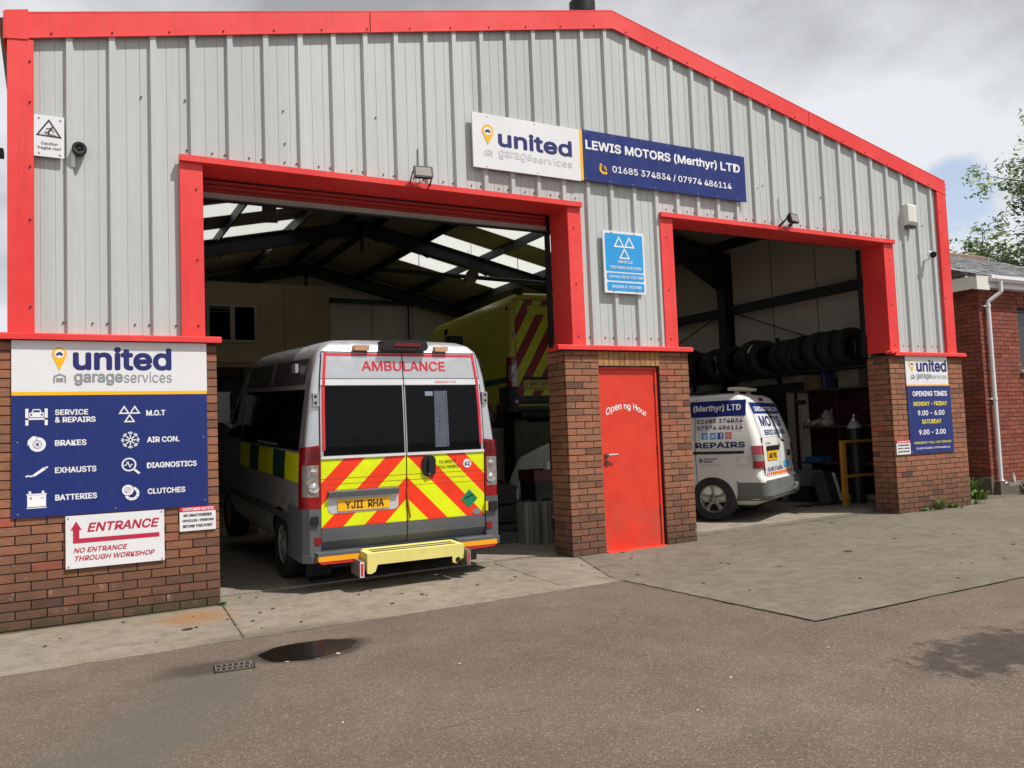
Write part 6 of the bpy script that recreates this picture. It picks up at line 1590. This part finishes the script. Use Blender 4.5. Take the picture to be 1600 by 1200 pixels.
mb.prism(pr, 'x', bx+.02, 18.5)
for x in (bx+.15, bx+1.2, bx+2.2): mb.prism([(a-.006 if a < .65 else a, b-.004) for a, b in pr], 'x', x, x+.09)
mb.build('gutter', MWHITE, N)
mb = MB(); x = bx+.33
mb.tube([(x, .64, 3.78), (x, .64, 3.58), (x-.16, .79, 3.42), (x-.16, .79, .32)], .036, 14); mb.tube([(x-.16, .79, .34), (x-.16, .79, .30), (x-.16, .70, .24)], .037, 14)
for z in (3.35, 1.72): mb.cyl((x-.16, .79, z-.025), (x-.16, .79, z+.025), .043, n=14); mb.box(x-.25, x-.10, .80, .85, z-.012, z+.012)
mb.build('downpipe', MWHITE, N)
t = thing('plastic_bottle', 'small pale bottle standing on the plinth of the brick building', 'bottle', (13.42, .775, .225))
mb = MB(); mb.lathe([(0, 0), (.028, 0), (.03, .02), (.03, .12), (.012, .15), (.012, .17), (0, .17)], (0, 0, 0), n=14); mb.build('body', M('bottle_pale', '#b9b4a4', .3), t)
mb = MB(); mb.cyl((0, 0, .168), (0, 0, .19), .014, n=12); mb.build('lid', MWHITE, t)

# ------------------------------------------------------------------ plants
def leafmat(name, a, b):
    g = G(name); p = g.pos()
    c = g.mix(g.ramp(g.noise(9, p, 3), [(.3, 0), (.7, 1)]), lin(a), lin(b)); g.set(col=c, rough=.6, spec=.3); return g.m
MGR = leafmat('grass_green', '#4d6b2c', '#6f8a3e'); MGR2 = leafmat('weed_green', '#486a28', '#7d9445')
def tuft(x, y, z, h, n, r, label, group, broad=False, seed=1):
    rr = random.Random(seed); mb = MB()
    for k in range(n):
        a = rr.uniform(0, 6.283); d = rr.uniform(0, r)*rr.random(); bx_, by = d*math.cos(a), d*math.sin(a); hh = h*rr.uniform(.4, 1.0); lean = rr.uniform(.1, .8)*hh; a2 = a+rr.uniform(-.7, .7); w = (.012 if broad else .004)*rr.uniform(.7, 1.4)
        px, py = -math.sin(a2)*w, math.cos(a2)*w
        P = [(bx_+lean*t*t*math.cos(a2), by+lean*t*t*math.sin(a2), hh*(t-.35*t*t*t)) for t in (0, .35, .7, 1)]
        ww = (.6, 1, .8, .05) if not broad else (.3, 1.2, 1.5, .05)
        vs = []
        for (q, s) in zip(P, ww): vs += [(q[0]-px*s, q[1]-py*s, q[2]), (q[0]+px*s, q[1]+py*s, q[2])]
        mb.add(vs, [(0, 1, 3, 2), (2, 3, 5, 4), (4, 5, 7, 6)], 0, True)
    o = mb.build('weed_tuft', MGR2 if broad else MGR); o.location = (x, y, z); return tag(o, label, 'weeds', group)
GP = 'weeds at the foot of the walls'
tuft(10.12, -.05, .06, .30, 90, .09, 'tallest grass tuft at the foot of the right-hand brick pier', GP, seed=1)
tuft(10.45, -.05, .06, .12, 60, .16, 'low weeds right of the tall tuft on the right-hand pier', GP, True, 2)
tuft(9.80, -.04, .06, .08, 36, .14, 'sparse low weeds left of the tall tuft on the right-hand pier', GP, True, 3)
tuft(11.15, .05, .05, .16, 60, .14, 'weeds at the right corner of the right-hand brick pier', GP, False, 4)
tuft(12.45, .95, .05, .55, 120, .22, 'tall grass in the gap between the garage and the brick building', GP, False, 5)
tuft(12.0, .55, .05, .26, 90, .22, 'shorter grass in front of the gap beside the brick building', GP, True, 6)
tuft(13.75, .48, .05, .42, 190, .34, 'bushy weeds under the window of the brick building', GP, True, 7)
tuft(13.25, .45, .05, .20, 90, .22, 'low weeds at the foot of the white downpipe', GP, True, 8)
tuft(14.4, .5, .05, .38, 160, .36, 'bushy weeds at the right-hand picture edge', GP, True, 9)
tuft(.02, -.03, .0, .05, 24, .05, 'tiny weeds at the corner of the left brick pier', GP, True, 10)
# tree far behind the brick building
def tree(loc, H, seed, label):
    rr = random.Random(seed); t = thing('broadleaf_tree', label, 'tree', loc)
    tr = MB(); lv = MB()
    ends = []
    def limb(p, d, L, r, lev):
        n = 4; q = p
        for k in range(n):
            d = (d+Vector((rr.uniform(-.22, .22), rr.uniform(-.22, .22), rr.uniform(-.05, .16)))).normalized()
            q2 = q+d*(L/n); tr.cyl(q, q2, r*(1-.16*k), r*(1-.16*(k+1)), n=8 if lev < 2 else 5, caps=False); q = q2
            if lev >= 1: ends.append((q.copy(), lev))
            if lev < 3 and k >= (1 if lev else 2):
                for _ in range(2 if lev < 2 else 1):
                    a = rr.uniform(0, 6.283); e = (d*.55+Vector((math.cos(a), math.sin(a), rr.uniform(-.1, .5)))).normalized(); limb(q, e, L*rr.uniform(.5, .7), r*.5, lev+1)
    limb(Vector((0, 0, 0)), Vector((0, 0, 1)), H*.60, H*.02, 0)
    for q, lev in ends:
        for _ in range(1 if lev == 1 else 2):
            c = q+Vector((rr.gauss(0, .5), rr.gauss(0, .5), rr.gauss(0, .35)))
            m = rr.choice((0, 0, 1)); cr = rr.uniform(.28, .62)
            for _ in range(34):
                o = c+Vector((rr.gauss(0, cr*.55), rr.gauss(0, cr*.55), rr.gauss(0, cr*.34))); u = Vector((rr.gauss(0, 1), rr.gauss(0, 1), rr.gauss(0, .6))).normalized(); v = u.orthogonal().normalized(); s = rr.uniform(.09, .17)
                lv.add([o-u*s, o+v*s*.5, o+u*s, o-v*s*.5], [(0, 1, 2, 3)], m)
    tr.build('trunk', M('bark', '#3d342a', .9, var=.3), t); lv.build('crown', [leafmat('leaf_dark', '#4a6136', '#647a44'), leafmat('leaf_light', '#74884e', '#93a062')], t)
tree((37.1, 9.5, -1), 13.6, 5, 'tall leafy tree behind the slate roof at the right edge')
t = thing('aerial_pole', 'thin grey aerial pole rising behind the slate roof ridge', 'pole', (17.05, 7.0, 3.5))
mb = MB(); mb.cyl((0, 0, 0), (0, 0, 2.75), .028, n=8); mb.build('mast', M('mast_grey', '#9fa4a8', .5), t)
mb = MB(); mb.cyl((-.2, 0, 2.6), (.2, 0, 2.6), .008, n=6); mb.build('crossbar', M('mast_grey', '#9fa4a8'), t)
# fallen leaves and chips on the tarmac
rr = random.Random(21)
leafs = [(-.03, -3.70), (2.49, -4.91), (2.0, -4.3), (2.9, -4.2), (1.5, -4.6), (.9, -3.1), (.22, -2.38), (.36, -2.35), (.02, -2.33)]
for k, (x, y) in enumerate(leafs):
    s = rr.uniform(.008, .017); mb = MB(); a = rr.uniform(0, 6.28)
    pts = [(s*1.5*math.cos(j*1.047)*math.cos(a)-s*.7*math.sin(j*1.047)*math.sin(a), s*1.5*math.cos(j*1.047)*math.sin(a)+s*.7*math.sin(j*1.047)*math.cos(a), rr.uniform(.0, .012)) for j in range(6)]
    mb.add(pts+[(0, 0, .002)], [(j, (j+1) % 6, 6) for j in range(6)])
    o = mb.build('fallen_leaf', M('dry_leaf', '#a3957c', .8, var=.3)); o.location = (x, y, gz(x)-.009)
    tag(o, 'small dry leaf scrap lying loose on the tarmac', 'leaf', 'dry leaf scraps on the tarmac')
